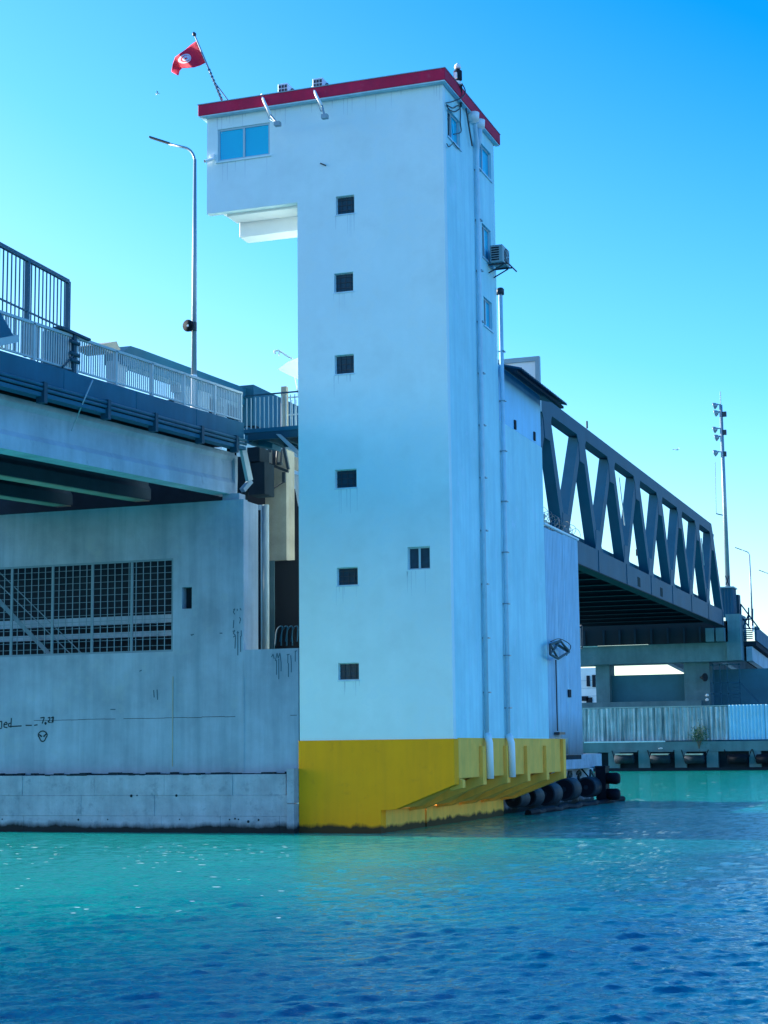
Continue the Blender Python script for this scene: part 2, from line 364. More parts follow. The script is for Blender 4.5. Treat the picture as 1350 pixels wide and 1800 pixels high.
# window assemblies on front wall
def fwin(h, name, split=False, bars=False, glass='glass', rec=.1, fr=.05):
    a, b, c, d = h; y = Y0+rec
    f = MB(); f.box(a, b, y, y+.06, c, c+fr).box(a, b, y, y+.06, d-fr, d).box(a, a+fr, y, y+.06, c+fr, d-fr).box(b-fr, b, y, y+.06, c+fr, d-fr)
    w = f.build(name, 'frame', tower)
    if split: MB().box((a+b)/2-.035, (a+b)/2+.035, y-.012, y+.07, c+fr, d-fr).build('mullion', 'frame', w)
    n = 2 if split else 1
    for k in range(n):
        u0 = a+fr+(b-a-2*fr)*k/n; u1 = a+fr+(b-a-2*fr)*(k+1)/n
        MB().box(u0+.001, u1-.001, y+.03, y+.04, c+fr, d-fr).build('pane', glass, w)
    if bars:
        for k in range(3): z = c+fr+(d-c-2*fr)*(k+.7)/3.2; MB().box(a+fr, b-fr, y+.004, y+.022, z-.012, z+.012).build('grille_bar', 'darkmetal', w)
        for k in range(3): x = a+fr+(b-a-2*fr)*(k+.8)/3.4; MB().box(x-.012, x+.012, y-.004, y+.003, c+fr, d-fr).build('grille_bar', 'darkmetal', w)
    return w
for i, h in enumerate(vents):
    w = fwin(h, 'small_window', bars=True, glass='glass_dark', rec=.12, fr=.03)
w = fwin(lowwin, 'small_window', split=True, glass='glass_dark', rec=.1, fr=.05)
fwin(cabwin, 'cabin_window', split=True, rec=.04, fr=.07)
MB().box(cabwin[0]-.06, cabwin[1]+.06, Y0-.05, Y0-.001, cabwin[2]-.06, cabwin[2]-.003).build('window_sill', 'tower', tower)
for h in vents: MB().box(h[0]-.03, h[1]+.03, Y0-.025, Y0-.001, h[2]-.05, h[2]-.003).build('window_sill', 'white_pipe', tower)
# grime runs below the sills and the roof edge
M['stain'] = mat('wall_grime', (.54, .68, .74), .8, var=.1, spec=.1)
rs_ = random.Random(5)
for x, z, L_ in ([(rs_.uniform(h[0]-.03, h[1]+.03), h[2]-.05, rs_.uniform(.15, .9)) for h in vents+[lowwin, cabwin] for _ in range(5)]
          + [(rs_.uniform(-26.4, X1-.1), zr0-.05, rs_.uniform(.1, .7)) for _ in range(26)]):
    w_ = rs_.uniform(.006, .018)
    MB().poly([(x-w_, Y0-.0015, z), (x-w_*.3, Y0-.0015, z-L_), (x+w_*.3, Y0-.0015, z-L_*.97), (x+w_, Y0-.0015, z)]).build('grime_run', 'stain', tower)
def rwinf(h, openleft=True):
    a, b, c, d = h; x = X1-.08; fr = .06
    f = MB(); f.box(x-.06, x, a, b, c, c+fr).box(x-.06, x, a, b, d-fr, d).box(x-.06, x, a, a+fr, c+fr, d-fr).box(x-.06, x, b-fr, b, c+fr, d-fr)
    w = f.build('side_window', 'frame', tower); mid = (a+b)/2 if not openleft else a+(b-a)*.42
    MB().box(x-.07, x+.012, mid-.03, mid+.03, c+fr, d-fr).build('mullion', 'frame', w)
    MB().box(x-.04, x-.03, mid+.031, b-fr, c+fr, d-fr).build('pane', 'glass', w)
    MB().box(x-.2 if openleft else x-.05, x-.19 if openleft else x-.04, a+fr, mid-.031, c+fr, d-fr).build('pane', 'void' if openleft else 'glass', w)
    MB().box(X1+.002, X1+.05, a-.05, b+.05, c-.06, c-.003).build('window_sill', 'white_pipe', tower)
for k, h in enumerate(rwin): rwinf(h, k != 1)
# yellow base: front sheet, side sheet, lower pier, haunch, ribs
XP = -19.88; YE = 70.3
fp = [(X0-.03,Y0-.05,0.0-.6),(XP,Y0-.05,-.6),(XP,Y0-.05,.76),(-19.35,Y0-.05,.80),(X1+.03,Y0-.05,1.62),(X1+.03,Y0-.05,ZB),(X0-.03,Y0-.05,ZB)]
bevel(MB().prism(fp[::-1], (0,.5,0)).build('base_front', 'yellow', tower), .012)
mb = MB(); mb.box(X1-.4, X1+.03, Y0+.452, YE, 1.82, ZB+.03); bevel(mb.build('base_side', 'yellow2', tower), .012)
mb = MB(); mb.box(X0+.3, XP, Y0+.452, 59.75, -.6, .76); mb.box(X0+.3, XP, 59.95, YE, -.6, .74); mb.build('lower_pier', 'yellow2', tower)
MB().box(X0+.3, XP-.25, 59.74, 59.96, -.6, .7).build('pier_joint', 'void', tower)
MB().prism([(XP,Y0+.452,.762),(-19.35,Y0+.452,.82),(X1-.41,Y0+.452,1.80),(X1-.41,Y0+.452,2.4),(XP,Y0+.452,2.4)][::-1], (0,YE-Y0-.452,0)).build('haunch', 'yellow2', tower)
ribs = [57.98, 61.1, 64.0, 66.95, 69.85]
for k, y in enumerate(ribs):
    zt = 2.9 if k < 4 else ZB+.02
    bevel(MB().prism([(X1+.16,y,zt),(X1+.16,y,1.55),(X1-.05,y,1.5),(-19.35,y,.72),(XP+.01,y,.66),(XP+.01,y,.9),(X1+.032,y,1.9),(X1+.032,y,zt)], (0,.42,0)).build('rib', 'yellow2', tower), .01)
bevel(MB().prism([(X1+.16,Y0+.453,1.75),(X1+.16,Y0+.453,1.5),(X1-.05,Y0+.453,1.45),(X1-.3,Y0+.453,1.4),(X1-.3,Y0+.453,1.81),(X1+.03,Y0+.453,1.81)], (0,.3,0)).build('rib', 'yellow2', tower), .01)
# downpipes
def pipe(x, path, r, name='downpipe'):
    p = MB().tube(path, r, 10).build(name, 'white_pipe', tower, smooth=True); return p
p1 = pipe(0, [(X1+.22,58.3,26.0),(X1+.22,58.35,25.75),(X1+.14,58.85,25.1),(X1+.12,58.87,24.8),(X1+.12,58.8,14),(X1+.12,58.66,3.2)], .085)
MB().tube([(X1+.14,58.66,3.3),(X1+.26,58.5,3.0),(X1+.27,58.5,1.75)], .13, 10).build('pipe_shoe', 'white', p1, smooth=True)
MB().lathe((X1+.2,58.25,26.27), (0,0,-1), [(0,.22),(.3,.2),(.32,.11),(.42,.11)], 12).build('funnel', 'white', p1, smooth=True)
p1b = pipe(0, [(X1+.22,58.95,25.9),(X1+.2,58.97,25.5),(X1+.14,58.9,25.15)], .1)
MB().lathe((X1+.2,59.0,26.25), (0,0,-1), [(0,.22),(.3,.2),(.32,.11),(.4,.11)], 12).build('funnel', 'white', p1b, smooth=True)
p2 = pipe(0, [(X1+.12,61.72,20.3),(X1+.12,61.68,12),(X1+.12,61.5,3.2)], .085)
MB().lathe((X1+.12,61.72,20.2), (0,0,1), [(0,.15),(.2,.15),(.26,.1)], 12).build('pipe_cap', 'darkmetal', p2, smooth=True)
MB().tube([(X1+.14,61.5,3.3),(X1+.26,61.4,3.0),(X1+.27,61.4,1.75)], .13, 10).build('pipe_shoe', 'white', p2, smooth=True)
z = 24.3
while z > 3.6:
    MB().box(X1+.003, X1+.24, 58.68+.008*(z-3), 58.92+.008*(z-3), z-.02, z+.02).build('pipe_bracket', 'galv', p1)
    if z < 20: MB().box(X1+.003, X1+.24, 61.42+.014*(z-3), 61.66+.014*(z-3), z-.52, z-.48).build('pipe_bracket', 'galv', p2)
    z -= 1.95
# cables near the upper side window
def cable(pts, r=.018, m='darkmetal', name='cable', parent=None, label=None, cat=None):
    P = []
    for i in range(len(pts)-1):
        a = Vector(pts[max(i-1,0)]); b = Vector(pts[i]); c = Vector(pts[i+1]); d = Vector(pts[min(i+2,len(pts)-1)])
        for k in range(6):
            t = k/6; P.append(.5*((2*b)+(c-a)*t+(2*a-5*b+4*c-d)*t*t+(3*b-a-3*c+d)*t**3))
    P.append(Vector(pts[-1])); o = MB().tube(P, r, 6).build(name, m, parent, smooth=True)
    return o
XC = X1+.06
def rp(px, py, d=0): q = at(px, py, 0, XC+d); return q
cable([rp(784,181), rp(797,178,.1), rp(812,171,.2), rp(818,160,.25), rp(812,147,.3)], .022, parent=tower)
cable([rp(785,184), rp(796,190,.05), rp(808,186), rp(809,215), rp(810,232), rp(797,236)], .022, parent=tower)
cable([rp(785,184), rp(790,193,.05), rp(800,196), rp(808,191)], .022, parent=tower)
cable([rp(785,252), rp(789,258,.05), rp(795,253)], .018, parent=tower)
cable([rp(797,250), rp(803,258), rp(808,262)], .018, parent=tower)
MB().bar(rp(811,148,.2), rp(810,188), .07, .07).build('conduit_post', 'darkmetal', tower)
MB().tube([rp(819,190,.05), rp(830,257,.05)], .03, 6).build('conduit_post', 'darkmetal', tower)
# ---- annex behind the tower (same wall line)
annex = thing('annex_building', (X1, 65, 2), 'pale blue plastered annex with dark corrugated lean-to roof behind the control tower', 'building')
YA = 68.15
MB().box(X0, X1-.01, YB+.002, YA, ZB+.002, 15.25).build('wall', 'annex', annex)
MB().box(X0, X1-.03, YB+.002, YA-.06, 15.27, 17.45).build('upper_cladding', 'annex_metal', annex)
for y, z0 in ((63.95, 15.3), (66.95, 15.35)): MB().box(X1-.029, X1+.02, y-.12, y+.1, z0, z0+.36).build('slot_vent', 'void', annex)
roof = MB(); n = 28
for k in range(n):
    ya = YB+.3+(69.4-YB-.3)*k/n; yb2 = YB+.3+(69.4-YB-.3)*(k+1)/n; ym = (ya+yb2)/2
    for (u, v, za, zb) in ((ya, ym, .0, .07), (ym, yb2, .07, .0)):
        roof.prism([(-20.5,u,18.35+za),(-20.5,v,18.35+zb),(-16.45,v,17.22+zb),(-16.45,u,17.22+za)], (0,0,.03))
roof.build('roof_sheet', 'rail_dark', annex)
MB().box(-16.75, -16.6, YB+.3, 69.4, 17.1, 17.2).build('purlin', 'conc_dark', annex)
# framed panel above the annex roof
fr = thing('framed_roof_panel', (-18.8, 70, 17.6), 'white-framed pale panel standing up behind the annex lean-to roof', 'panel')
MB().box(-20.5, -17.95, 70.02, 70.1, 17.6, 19.42).build('sheet', 'white', fr)
mb = MB().box(-20.5, -17.76, 69.95, 70.15, 19.42, 19.62); mb.box(-17.95, -17.76, 69.95, 70.15, 17.2, 19.418); mb.build('frame', 'rail', fr)
# ---- corrugated clad stair tower beyond
clad = thing('corrugated_shed', (X1, 72, 2.5), 'narrow corrugated sheet metal enclosure with black soot stains near its foot, beyond the yellow base', 'shed')
def corr(y0, y1, z0, z1, x, pitch=.25, amp=.05, axis=1, thick=.02):
    m_ = MB(); n_ = max(2, int(abs(y1-y0)/pitch*4)); prof = (0, 0, 1, 1)
    for k in range(n_):
        u0 = y0+(y1-y0)*k/n_; u1 = y0+(y1-y0)*(k+1)/n_; a0 = amp*prof[k % 4]; a1 = amp*prof[(k+1) % 4]
        if axis == 1: m_.prism([(x+a0,u0,z0),(x+a1,u1,z0),(x+a1,u1,z1),(x+a0,u0,z1)], (-thick,0,0))
        else: m_.prism([(u0,x-a0,z0),(u0,x-a0,z1),(u1,x-a1,z1),(u1,x-a1,z0)], (0,thick,0))
    return m_
for k, (a, b, z1) in enumerate([(YA+.05,69.9,11.9),(69.92,71.6,11.95),(71.62,72.9,12.0),(72.92,74.25,12.0)]): corr(a, b, ZB+.05 if a < 70.2 else 2.5, z1, X1-.05).build('cladding_panel', 'clad', clad)
corr(X1-3, X1-.06, 2.5, 12, 74.2, axis=0).build('end_panel', 'clad', clad)
MB().box(X1-.05, X1+.04, YA, 74.28, 12.02, 12.1).build('top_rail', 'white_pipe', clad)
MB().box(X1+.003, X1+.06, 71.55, 71.95, 4.95, 5.28).build('square_vent', 'void', clad)
mb = MB(); mb.bar((X1+.05,74.3,7.2),(X1+.05,74.3,8.2),.06,.06).bar((X1+.05,74.3,8.2),(X1-.6,74.6,8.2),.06,.06).bar((X1+.05,74.3,7.2),(X1-.6,74.6,7.2),.06,.06); mb.box(X1-.4,X1-.05,74.3,74.6,7.3,8.1); mb.build('hanging_bracket', 'darkmetal', clad)
# wire basket fitting
bk = thing('wire_basket_lamp', at(981,1145,0,X1+.3), 'tangled dark wire cage fitting hanging on the corrugated enclosure', 'lamp cage')
mb = MB(); bp_ = [at(x,y,0,X1+.35) for x, y in ((967,1133),(985,1126),(1000,1146),(981,1158),(967,1150))]
for i in range(5): mb.tube([bp_[i], bp_[(i+1) % 5]], .05, 6)
mb.tube([bp_[0], bp_[3]], .05, 6); mb.tube([bp_[1], bp_[4]], .05, 6); mb.tube([at(975,1130,0,X1+.1), bp_[2]], .06, 6); mb.build('cage', 'darkmetal', bk)
cable([at(968,1128,0,X1+.3), at(984,1123,0,X1+.35), at(1003,1135,0,X1+.3), at(996,1152,0,X1+.25)], .02, parent=bk)
cable([at(966,1140,0,X1+.3), at(975,1128,0,X1+.35), at(990,1132,0,X1+.3), at(1001,1143,0,X1+.25)], .015, parent=bk)
MB().tube([at(977,1160,0,X1+.1), at(980,1285,0,X1+.1)], .03, 6).build('conduit', 'darkmetal', bk)
MB().box(X1+.02, X1+.25, 68.9, 69.9, 3.35, 3.45).build('shelf', 'darkmetal', bk)
# razor wire on top of the enclosure
rw = thing('razor_wire_coil', (X1-.1, 71, 12.1), 'tangle of looped razor wire and rags on top of the corrugated enclosure', 'razor wire')
pts = []
for k in range(420):
    t = k/420; a = t*math.pi*2*16; rr_ = .33+.14*math.sin(k*.37)
    pts.append((X1-.35+rr_*math.cos(a)*.9, 68.8+t*6.0+.12*math.sin(k*.9), 12.42+rr_*math.sin(a)-.15*t))
MB().tube(pts, .012, 4).build('coil', 'cord', rw)
mb = MB()
for k in range(9): c = Vector((X1-.3-random.random()*.4, 68.9+random.random()*1.7, 12.2+random.random()*.5)); mb.lathe(c, (random.random()-.5, random.random(), random.random()), [(0,.03),(.1,.14),(.22,.1),(.3,.02)], 6)
mb.build('rag', 'cloth', rw)

# ---- roof fittings
def ac_unit(name, loc, sx, sy, sz, label, group=None, m='ac', gx=True):
    x, y, z = loc; t = thing(name, loc, label, 'air conditioner', group)
    bevel(MB().box(x-sx/2, x+sx/2, y-sy/2, y+sy/2, z, z+sz).build('casing', m, t), .02)
    return t
for k, (px, py, lab) in enumerate([(502,158,'white air conditioner unit on the tower roof, the one nearer the flagpole'), (563,149,'white air conditioner unit on the tower roof, the one farther from the flagpole')]):
    p = at(px, py, 1, 56.0); t = ac_unit('rooftop_air_conditioner', (p.x, 56.2, zr1+.02), .40, .95, .75, lab, 'air conditioners on the tower roof', 'white_pipe')
    for i in range(3):
        for j in range(4): MB().box(p.x-.16+i*.12, p.x-.07+i*.12, 55.715, 55.724, zr1+.14+j*.15, zr1+.25+j*.15).build('side_grille', 'darkmetal', t)
    MB().lathe((p.x+.2, 56.25, zr1+.4), (1,0,0), [(0,.32),(.03,.32),(.035,.1)], 20).build('fan', 'darkmetal', t)
# wall AC on the side
ac = thing('wall_air_conditioner', (X1+.35, 60.9, 21.05), 'dark grey air conditioner on a bracket under the side window', 'air conditioner')
ax0, ax1, ay0, ay1, az0, az1 = X1+.12, X1+.62, 60.35, 61.35, 21.1, 21.78
bevel(MB().box(ax0, ax1, ay0, ay1, az0, az1).build('casing', 'ac', ac), .02)
for j in range(6):
    MB().box(ax0+.06, ax1-.14, ay0-.014, ay0-.002, az0+.08+j*.093, az0+.13+j*.093).build('louvre', 'void', ac)
f_ = MB().lathe((ax1+.002, 60.9, 21.44), (1,0,0), [(0,.30),(.02,.30),(.022,.27)], 20).build('fan_guard', 'darkmetal', ac)
for k in range(5): MB().bar((ax1+.03, 60.9, 21.44), (ax1+.03, 60.9+.27*math.cos(k*1.257), 21.44+.27*math.sin(k*1.257)), .02, .05).build('fan_blade', 'ac', f_)
mb = MB(); mb.bar((X1+.01,60.5,21.06),(X1+.75,60.5,21.06),.05,.05).bar((X1+.01,61.2,21.06),(X1+.75,61.2,21.06),.05,.05).bar((X1+.02,60.5,20.75),(X1+.6,60.5,21.03),.04,.04).bar((X1+.02,61.2,20.75),(X1+.6,61.2,21.03),.04,.04).bar((X1+.74,60.2,21.1),(X1+.74,61.9,21.1),.04,.04); mb.build('bracket', 'darkmetal', ac)
# flag
fl = thing('flagpole', at(391,174,1,56.5), 'leaning thin flagpole braced on the tower roof', 'flagpole')
a = at(390,176,1,56.5); b = at(343,64,1,56.5)
MB().tube([a, b], [.045,.03], 8).build('pole', 'galv', fl, smooth=True)
MB().lathe(b, (b-a), [(0,.03),(.05,.07),(.12,.08),(.2,.03)], 10).build('finial', 'darkmetal', fl, smooth=True)
for k in range(9):
    t = .02+k*.055; MB().tube([a.lerp(b, t), a.lerp(b, t+.02)], .055, 8).build('band', 'beam_blue', fl)
MB().tube([at(376,143,1,56.5), Vector((at(428,169,1,56.9).x, 56.9, zr1+.03))], .025, 6).build('stay', 'galv', fl)
hoist = [(345,72),(350,84),(356,96),(362.6,109.6)]
top = [(345,72),(335,79),(326,87),(316,94),(308,100),(303.5,112),(301,126)]
bot = [(362.6,109.6),(352,115),(341,118.5),(330,119.5),(320,120),(316,124),(313.5,133)]
def flag_pt(u, v, off=0):
    k = min(int(u*6), 5); t = u*6-k
    tx = [top[k][i]*(1-t)+top[k+1][i]*t for i in (0,1)]; bx = [bot[k][i]*(1-t)+bot[k+1][i]*t for i in (0,1)]
    px = tx[0]*(1-v)+bx[0]*v; py = tx[1]*(1-v)+bx[1]*v
    y = 56.5+.16*math.sin(u*9+v*1.5)*min(1, u*3)+.06*math.sin(u*21+v*4)*u
    return at(px, py, 1, y+off)
def flag_grid(u0, u1, v0, v1, nu, nv, off=0):
    m_ = MB(); m_.v = [flag_pt(u0+(u1-u0)*i/nu, v0+(v1-v0)*j/nv, off) for i in range(nu+1) for j in range(nv+1)]
    m_.f = [(i*(nv+1)+j, (i+1)*(nv+1)+j, (i+1)*(nv+1)+j+1, i*(nv+1)+j+1) for i in range(nu) for j in range(nv)]; return m_
fg = flag_grid(0,1,0,1,36,14).build('red_flag', 'flag', smooth=True)
sm = fg.modifiers.new('thickness', 'SOLIDIFY'); sm.thickness = .008
tag(fg, 'red flag with a white disc, crescent and star, flying from the leaning roof pole', 'flag')
def disc(r, cx, cy, off, m, name):
    m_ = MB(); n_ = 24; rings = 4; m_.v = [flag_pt(cx, cy, off)]
    for q in range(1, rings+1):
        for k in range(n_): a_ = 2*math.pi*k/n_; m_.v.append(flag_pt(cx+r*q/rings*math.cos(a_)*.72, cy+r*q/rings*math.sin(a_), off))
    for k in range(n_): m_.f.append((0, 1+k, 1+(k+1) % n_))
    for q in range(rings-1):
        for k in range(n_): m_.f.append((1+q*n_+k, 1+(q+1)*n_+k, 1+(q+1)*n_+(k+1) % n_, 1+q*n_+(k+1) % n_))
    return m_.build(name, m, fg)
disc(.26, .47, .42, -.014, 'emblem', 'white_disc'); disc(.19, .45, .42, -.02, 'flag', 'crescent'); disc(.145, .42, .42, -.026, 'emblem', 'crescent_cutout')
m_ = MB(); m_.poly([flag_pt(.425+(.085 if k % 2 == 0 else .035)*math.cos(k*math.pi/5)*.72, .42+(.085 if k % 2 == 0 else .035)*math.sin(k*math.pi/5), -.032) for k in range(10)]); m_.build('star', 'flag', fg)
# floodlight brackets over the roof edge
for k, (q, lab) in enumerate([([(460,167),(464,178),(476,203),(487,222)], 'floodlight on a curved white pipe over the roof edge, above the cabin window'),
                              ([(550,153),(556,168),(566,186),(570,209)], 'floodlight on a white pipe over the roof edge, right of the cabin')]):
    fb = thing('roof_edge_floodlight', at(q[0][0], q[0][1], 1, 54.7), lab, 'floodlight', 'floodlights on pipes over the roof edge')
    P = [at(q[0][0], q[0][1], 1, 55.0), at(q[1][0], q[1][1], 1, 54.6), at(q[2][0], q[2][1], 1, 54.45), at(q[3][0], q[3][1]-6, 1, 54.4)]
    MB().tube(P[:3], .055, 8).build('arm', 'white', fb, smooth=True); MB().tube(P[2:], .04, 8).build('lower_arm', 'galv', fb)
    e = P[3]; MB().box(e.x-.09, e.x+.13, e.y-.1, e.y+.1, e.z-.12, e.z+.03).build('lamp_head', 'galv', fb)
    cable([P[0]+Vector((.05,0,-.25)), (P[1]+Vector((.12,.1,-.55))), P[2]+Vector((-.05,.1,-.12)), P[3]], .015, 'galv', parent=fb)
# security camera
cmr = thing('security_camera', at(373,282,1,54.9), 'small white security camera left of the cabin window', 'camera')
p = at(375,276,1,Y0); MB().box(p.x-.07, p.x+.07, Y0-.1, Y0-.001, p.z-.12, p.z+.08).build('mount', 'white', cmr)
MB().tube([(p.x-.22, Y0-.25, p.z-.22), (p.x+.02, Y0-.1, p.z-.12)], .06, 10).build('camera_body', 'white', cmr); MB().tube([(p.x-.24, Y0-.27, p.z-.228), (p.x-.2, Y0-.235, p.z-.208)], .05, 10).build('lens', 'void', cmr)
# beacon on roof corner
bc = thing('roof_beacon', (xb+.02, 56.7, zr1), 'black roof beacon with white dome on the tower corner', 'beacon'); p = at(805,150,0,xb-.05)
MB().lathe((xb-.05,p.y,zr1+.02), (0,0,1), [(0,.14),(.08,.14),(.1,.09),(.14,.09)], 12).build('base', 'white', bc)
MB().lathe((xb-.05,p.y,zr1+.16), (0,0,1), [(0,.1),(.05,.16),(.38,.16),(.4,.08),(.46,.08)], 12).build('housing', 'void', bc)
MB().lathe((xb-.05,p.y,zr1+.62), (0,0,1), [(0,.1),(.08,.13),(.16,.1),(.22,.04)], 12).build('dome', 'white', bc, smooth=True)
MB().box(xb-.12, xb-.02, p.y-.24, p.y-.16, zr1+.2, zr1+.42).build('signal_lens', 'white', bc)
hk = MB().bar(at(563,287,1,Y0-.03), at(573,291,1,Y0-.03), .03, .04).build('wall_hook', 'darkmetal'); tag(hk, 'tiny hook sticking from the blank upper wall of the tower', 'hook')

# ================================================================ LEFT PIER
YP = 55.07; XE = -25.01
pier = thing('concrete_pier', (-32, 58, 0), 'broad stained concrete pier with a barred opening under the approach bridge', 'pier')
PW = lambda u, v, w: (u, YP+w, v)
gx0, gx1, gz0, gz1 = -39.4, -27.8, 6.40, 9.78
hole = (-27.44, -27.05, 7.92, 8.70)
j = [(-27.76, -27.74, 2.2, 5.4), (-50, -25.05, 4.02, 4.035)]
mb = holed(MB(), PW, -46, XE, 2.02, 11.78, [(gx0, gx1, gz0, gz1), hole], .35)
bevel(mb.build('wall', 'conc', pier), .0)
mb = MB(); holed(mb, PW, XE+.003, X0-.04, 2.02, 6.37, [], .35); mb.build('low_wall', 'conc', pier)
MB().box(XE-.35, XE-.001, YP+.353, 56.36, 2.02, 11.74).build('side_wall', 'conc', pier)
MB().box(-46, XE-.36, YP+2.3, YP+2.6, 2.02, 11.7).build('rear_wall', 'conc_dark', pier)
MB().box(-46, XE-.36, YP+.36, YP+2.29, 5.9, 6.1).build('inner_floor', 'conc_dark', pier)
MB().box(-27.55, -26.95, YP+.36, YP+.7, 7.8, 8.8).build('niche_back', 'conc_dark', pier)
# faint raised casting seams
MB().box(-27.80, -27.765, YP-.012, YP-.001, 2.3, 5.5).build('casting_seam', 'conc_pale', pier)
MB().box(-25.03, -24.99, YP-.012, YP-.001, 2.1, 5.4).build('casting_seam', 'conc', pier)
mb = MB(); x = -46
while x < X0-.3:
    w_ = random.uniform(.25, .9); z = 4.03+random.uniform(-.012, .012)
    if random.random() < .7: mb.box(x, min(x+w_, X0-.1), YP-.006, YP-.001, z-.008, z+.008)
    x += w_
mb.build('casting_joint', 'conc_dark', pier)
# footing of cast blocks
ft = thing('pier_footing', (-32, 54.7, 0), 'rough grey concrete footing with faint block joints along the waterline under the pier', 'footing')
z = -.6
for r_, h in enumerate((1.18, .72, .72)):
    x = -46.0 + r_*.9
    while x < -23.2:
        w_ = random.uniform(2.0, 3.2); x2 = min(x+w_, -23.2); dy = random.uniform(-.008, .008)
        if x2-x > .3: bevel(MB().box(x+.002, x2-.002, 54.72+dy, YP+.5, z, z+h-.004).build('block', 'conc_low', ft), .006)
        x = x2
    z += h
pts_t = []; pts_b = []; x = -46
mb = MB()
while x < -23.2:
    x2 = x+random.uniform(.12, .5); h1 = random.uniform(.0, .07); mb.box(x, x2, 54.75+random.uniform(-.04,.05), YP+.3, 2.0, 2.04+h1); x = x2
mb.build('broken_edge', 'conc_dark', ft)
for k in range(26):
    x = random.uniform(-45, -23.6); zz = random.choice((.45, .5, 1.25, .4)) + random.uniform(-.05, .05); s_ = random.uniform(.025, .06)
    MB().lathe((x, 54.715, zz), (0,-1,0), [(0,s_),(.012,s_*.8),(.014,.01)], 7).build('pit', 'conc_dark', ft)
post = MB(); post.box(-23.17, -22.905, 54.6, 55.065, -.5, 1.0).box(-23.17, -22.905, 54.6, 55.065, 1.02, 2.2)
tag(post.build('concrete_post', 'conc_low'), 'square concrete post in the corner between the grey footing and yellow base', 'post')
# grille
gr = thing('barred_grille', (-33, YP, 6.4), 'pale steel bar grille covering the dark pier opening', 'grille')
MB().box(gx0, gx1, YP+.02, YP+.08, gz1-.07, gz1).box(gx0, gx1, YP+.02, YP+.08, gz0, gz0+.07).box(gx1-.07, gx1, YP+.02, YP+.08, gz0+.07, gz1-.07).build('frame', 'bars', gr)
vb = MB().box(-.012, .012, -.012, .012, 0, gz1-gz0-.14).mesh('bar', 'bars'); tb = MB().box(-.045, .045, -.03, .03, 0, gz1-gz0-.14).mesh('post', 'bars')
hb = MB().box(0, gx1-gx0-.07, -.008, .008, -.008, .008).mesh('cross_bar', 'bars')
posts = [-34.55-1.75, -34.55, -32.8, -31.13, -29.5]
for x in posts: inst('post', tb, gr, (x, YP+.05, gz0+.07))
x = gx1-.07-.29
while x > -39.2:
    if all(abs(x-p_) > .1 for p_ in posts): inst('bar', vb, gr, (x, YP+.05, gz0+.07))
    x -= .292
for k in range(1, 14): inst('cross_bar', hb, gr, (gx0, YP+.078, gz0+.24*k))
# things inside the pier opening
bmI = MB().box(-46, -27.5, 56.2, 56.5, 7.55, 7.85); tag(bmI.build('inner_beam', 'conc'), 'upper pale beam dimly seen inside the barred pier opening', 'beam', 'beams inside the pier opening')
bmI = MB().box(-46, -27.5, 56.1, 56.35, 7.05, 7.25); tag(bmI.build('inner_beam', 'conc'), 'lower pale beam dimly seen inside the barred pier opening', 'beam', 'beams inside the pier opening')
st = thing('inner_stair', (-34, 55.8, 6.1), 'steep steel stair with thin handrails behind the left part of the grille', 'stair')
MB().bar((-36.3,55.8,9.3),(-33.0,55.8,6.2),.05,.16).build('stringer', 'bars', st); MB().bar((-36.3,55.75,9.9),(-32.4,55.75,6.5),.03,.03).build('handrail', 'bars', st); MB().bar((-36.3,55.7,10.4),(-31.9,55.7,6.5),.03,.03).build('handrail', 'bars', st)
# graffiti (paint marks on the wall)
def marks(name, strokes, w, label, plane=YP-.004, axis=1, origin=None, ink='ink'):
    m_ = MB()
    for s_ in strokes:
        P = [at(x, y, axis, plane) for x, y in s_]
        for a_, b_ in zip(P, P[1:]): m_.bar(a_, b_, .003, w, up=(0,0,1)) if abs((b_-a_).z) < abs((b_-a_).x) else m_.bar(a_, b_, .003 if axis == 1 else w, w, up=(1,0,0))
    return tag(m_.build(name, ink), label, 'graffiti')
marks('wall_writing', [[(-2,1268),(3,1268),(3,1279)],[(3,1280),(-3,1281)],[(7,1274),(13,1273),(11,1269),(7,1272),(7,1278),(13,1279)],[(19,1277),(15,1277),(15,1272),(19,1271)],[(20,1262),(19,1279)],
   [(19,1277),(38,1276)],[(45,1275),(56,1275)],[(60,1275),(66,1274)],[(71,1262),(78,1261),(74,1272)],[(79,1270),(81,1270),(81,1273),(79,1273),(79,1270)],
   [(84,1262),(88,1261),(87,1266),(84,1269),(89,1270)],[(91,1271),(94,1260),(93,1270)],[(90,1262),(94,1260)]], .045, 'dark scrawl reading ged and 7.21 on the lower left pier wall')
al = [(75+8*math.sin(t)*(1 if math.cos(t) > -.2 else .75), 1293-8*math.cos(t)-(0 if math.cos(t) > 0 else 1.0)*math.cos(t)*2.5) for t in [i*math.pi/8 for i in range(17)]]
marks('wall_face_drawing', [al, [(69,1291),(72,1294),(74,1294)], [(81,1290),(78,1294),(76,1294)], [(70,1292),(73,1295)], [(80,1291),(77,1295)]], .05, 'scrawled pointed face with dark eyes on the lower left pier wall')
marks('dripping_tag', [[(410,1072),(413,1070),(410,1076),(413,1080)],[(417,1070),(417,1074)],[(422,1069),(424,1073)],[(421,1085),(423,1088),(421,1096)],[(409,1110),(413,1108),(410,1113),(414,1117),(410,1120)],[(418,1109),(418,1120)],[(416,1112),(420,1112)],[(424,1108),(424,1119)],
   [(411,1090),(410,1104)],[(414,1118),(413,1140)],[(418,1120),(418,1152)],[(423,1118),(423,1146)]], .035, 'dark dripping tag painted near the right edge of the pier wall', ink='drip')
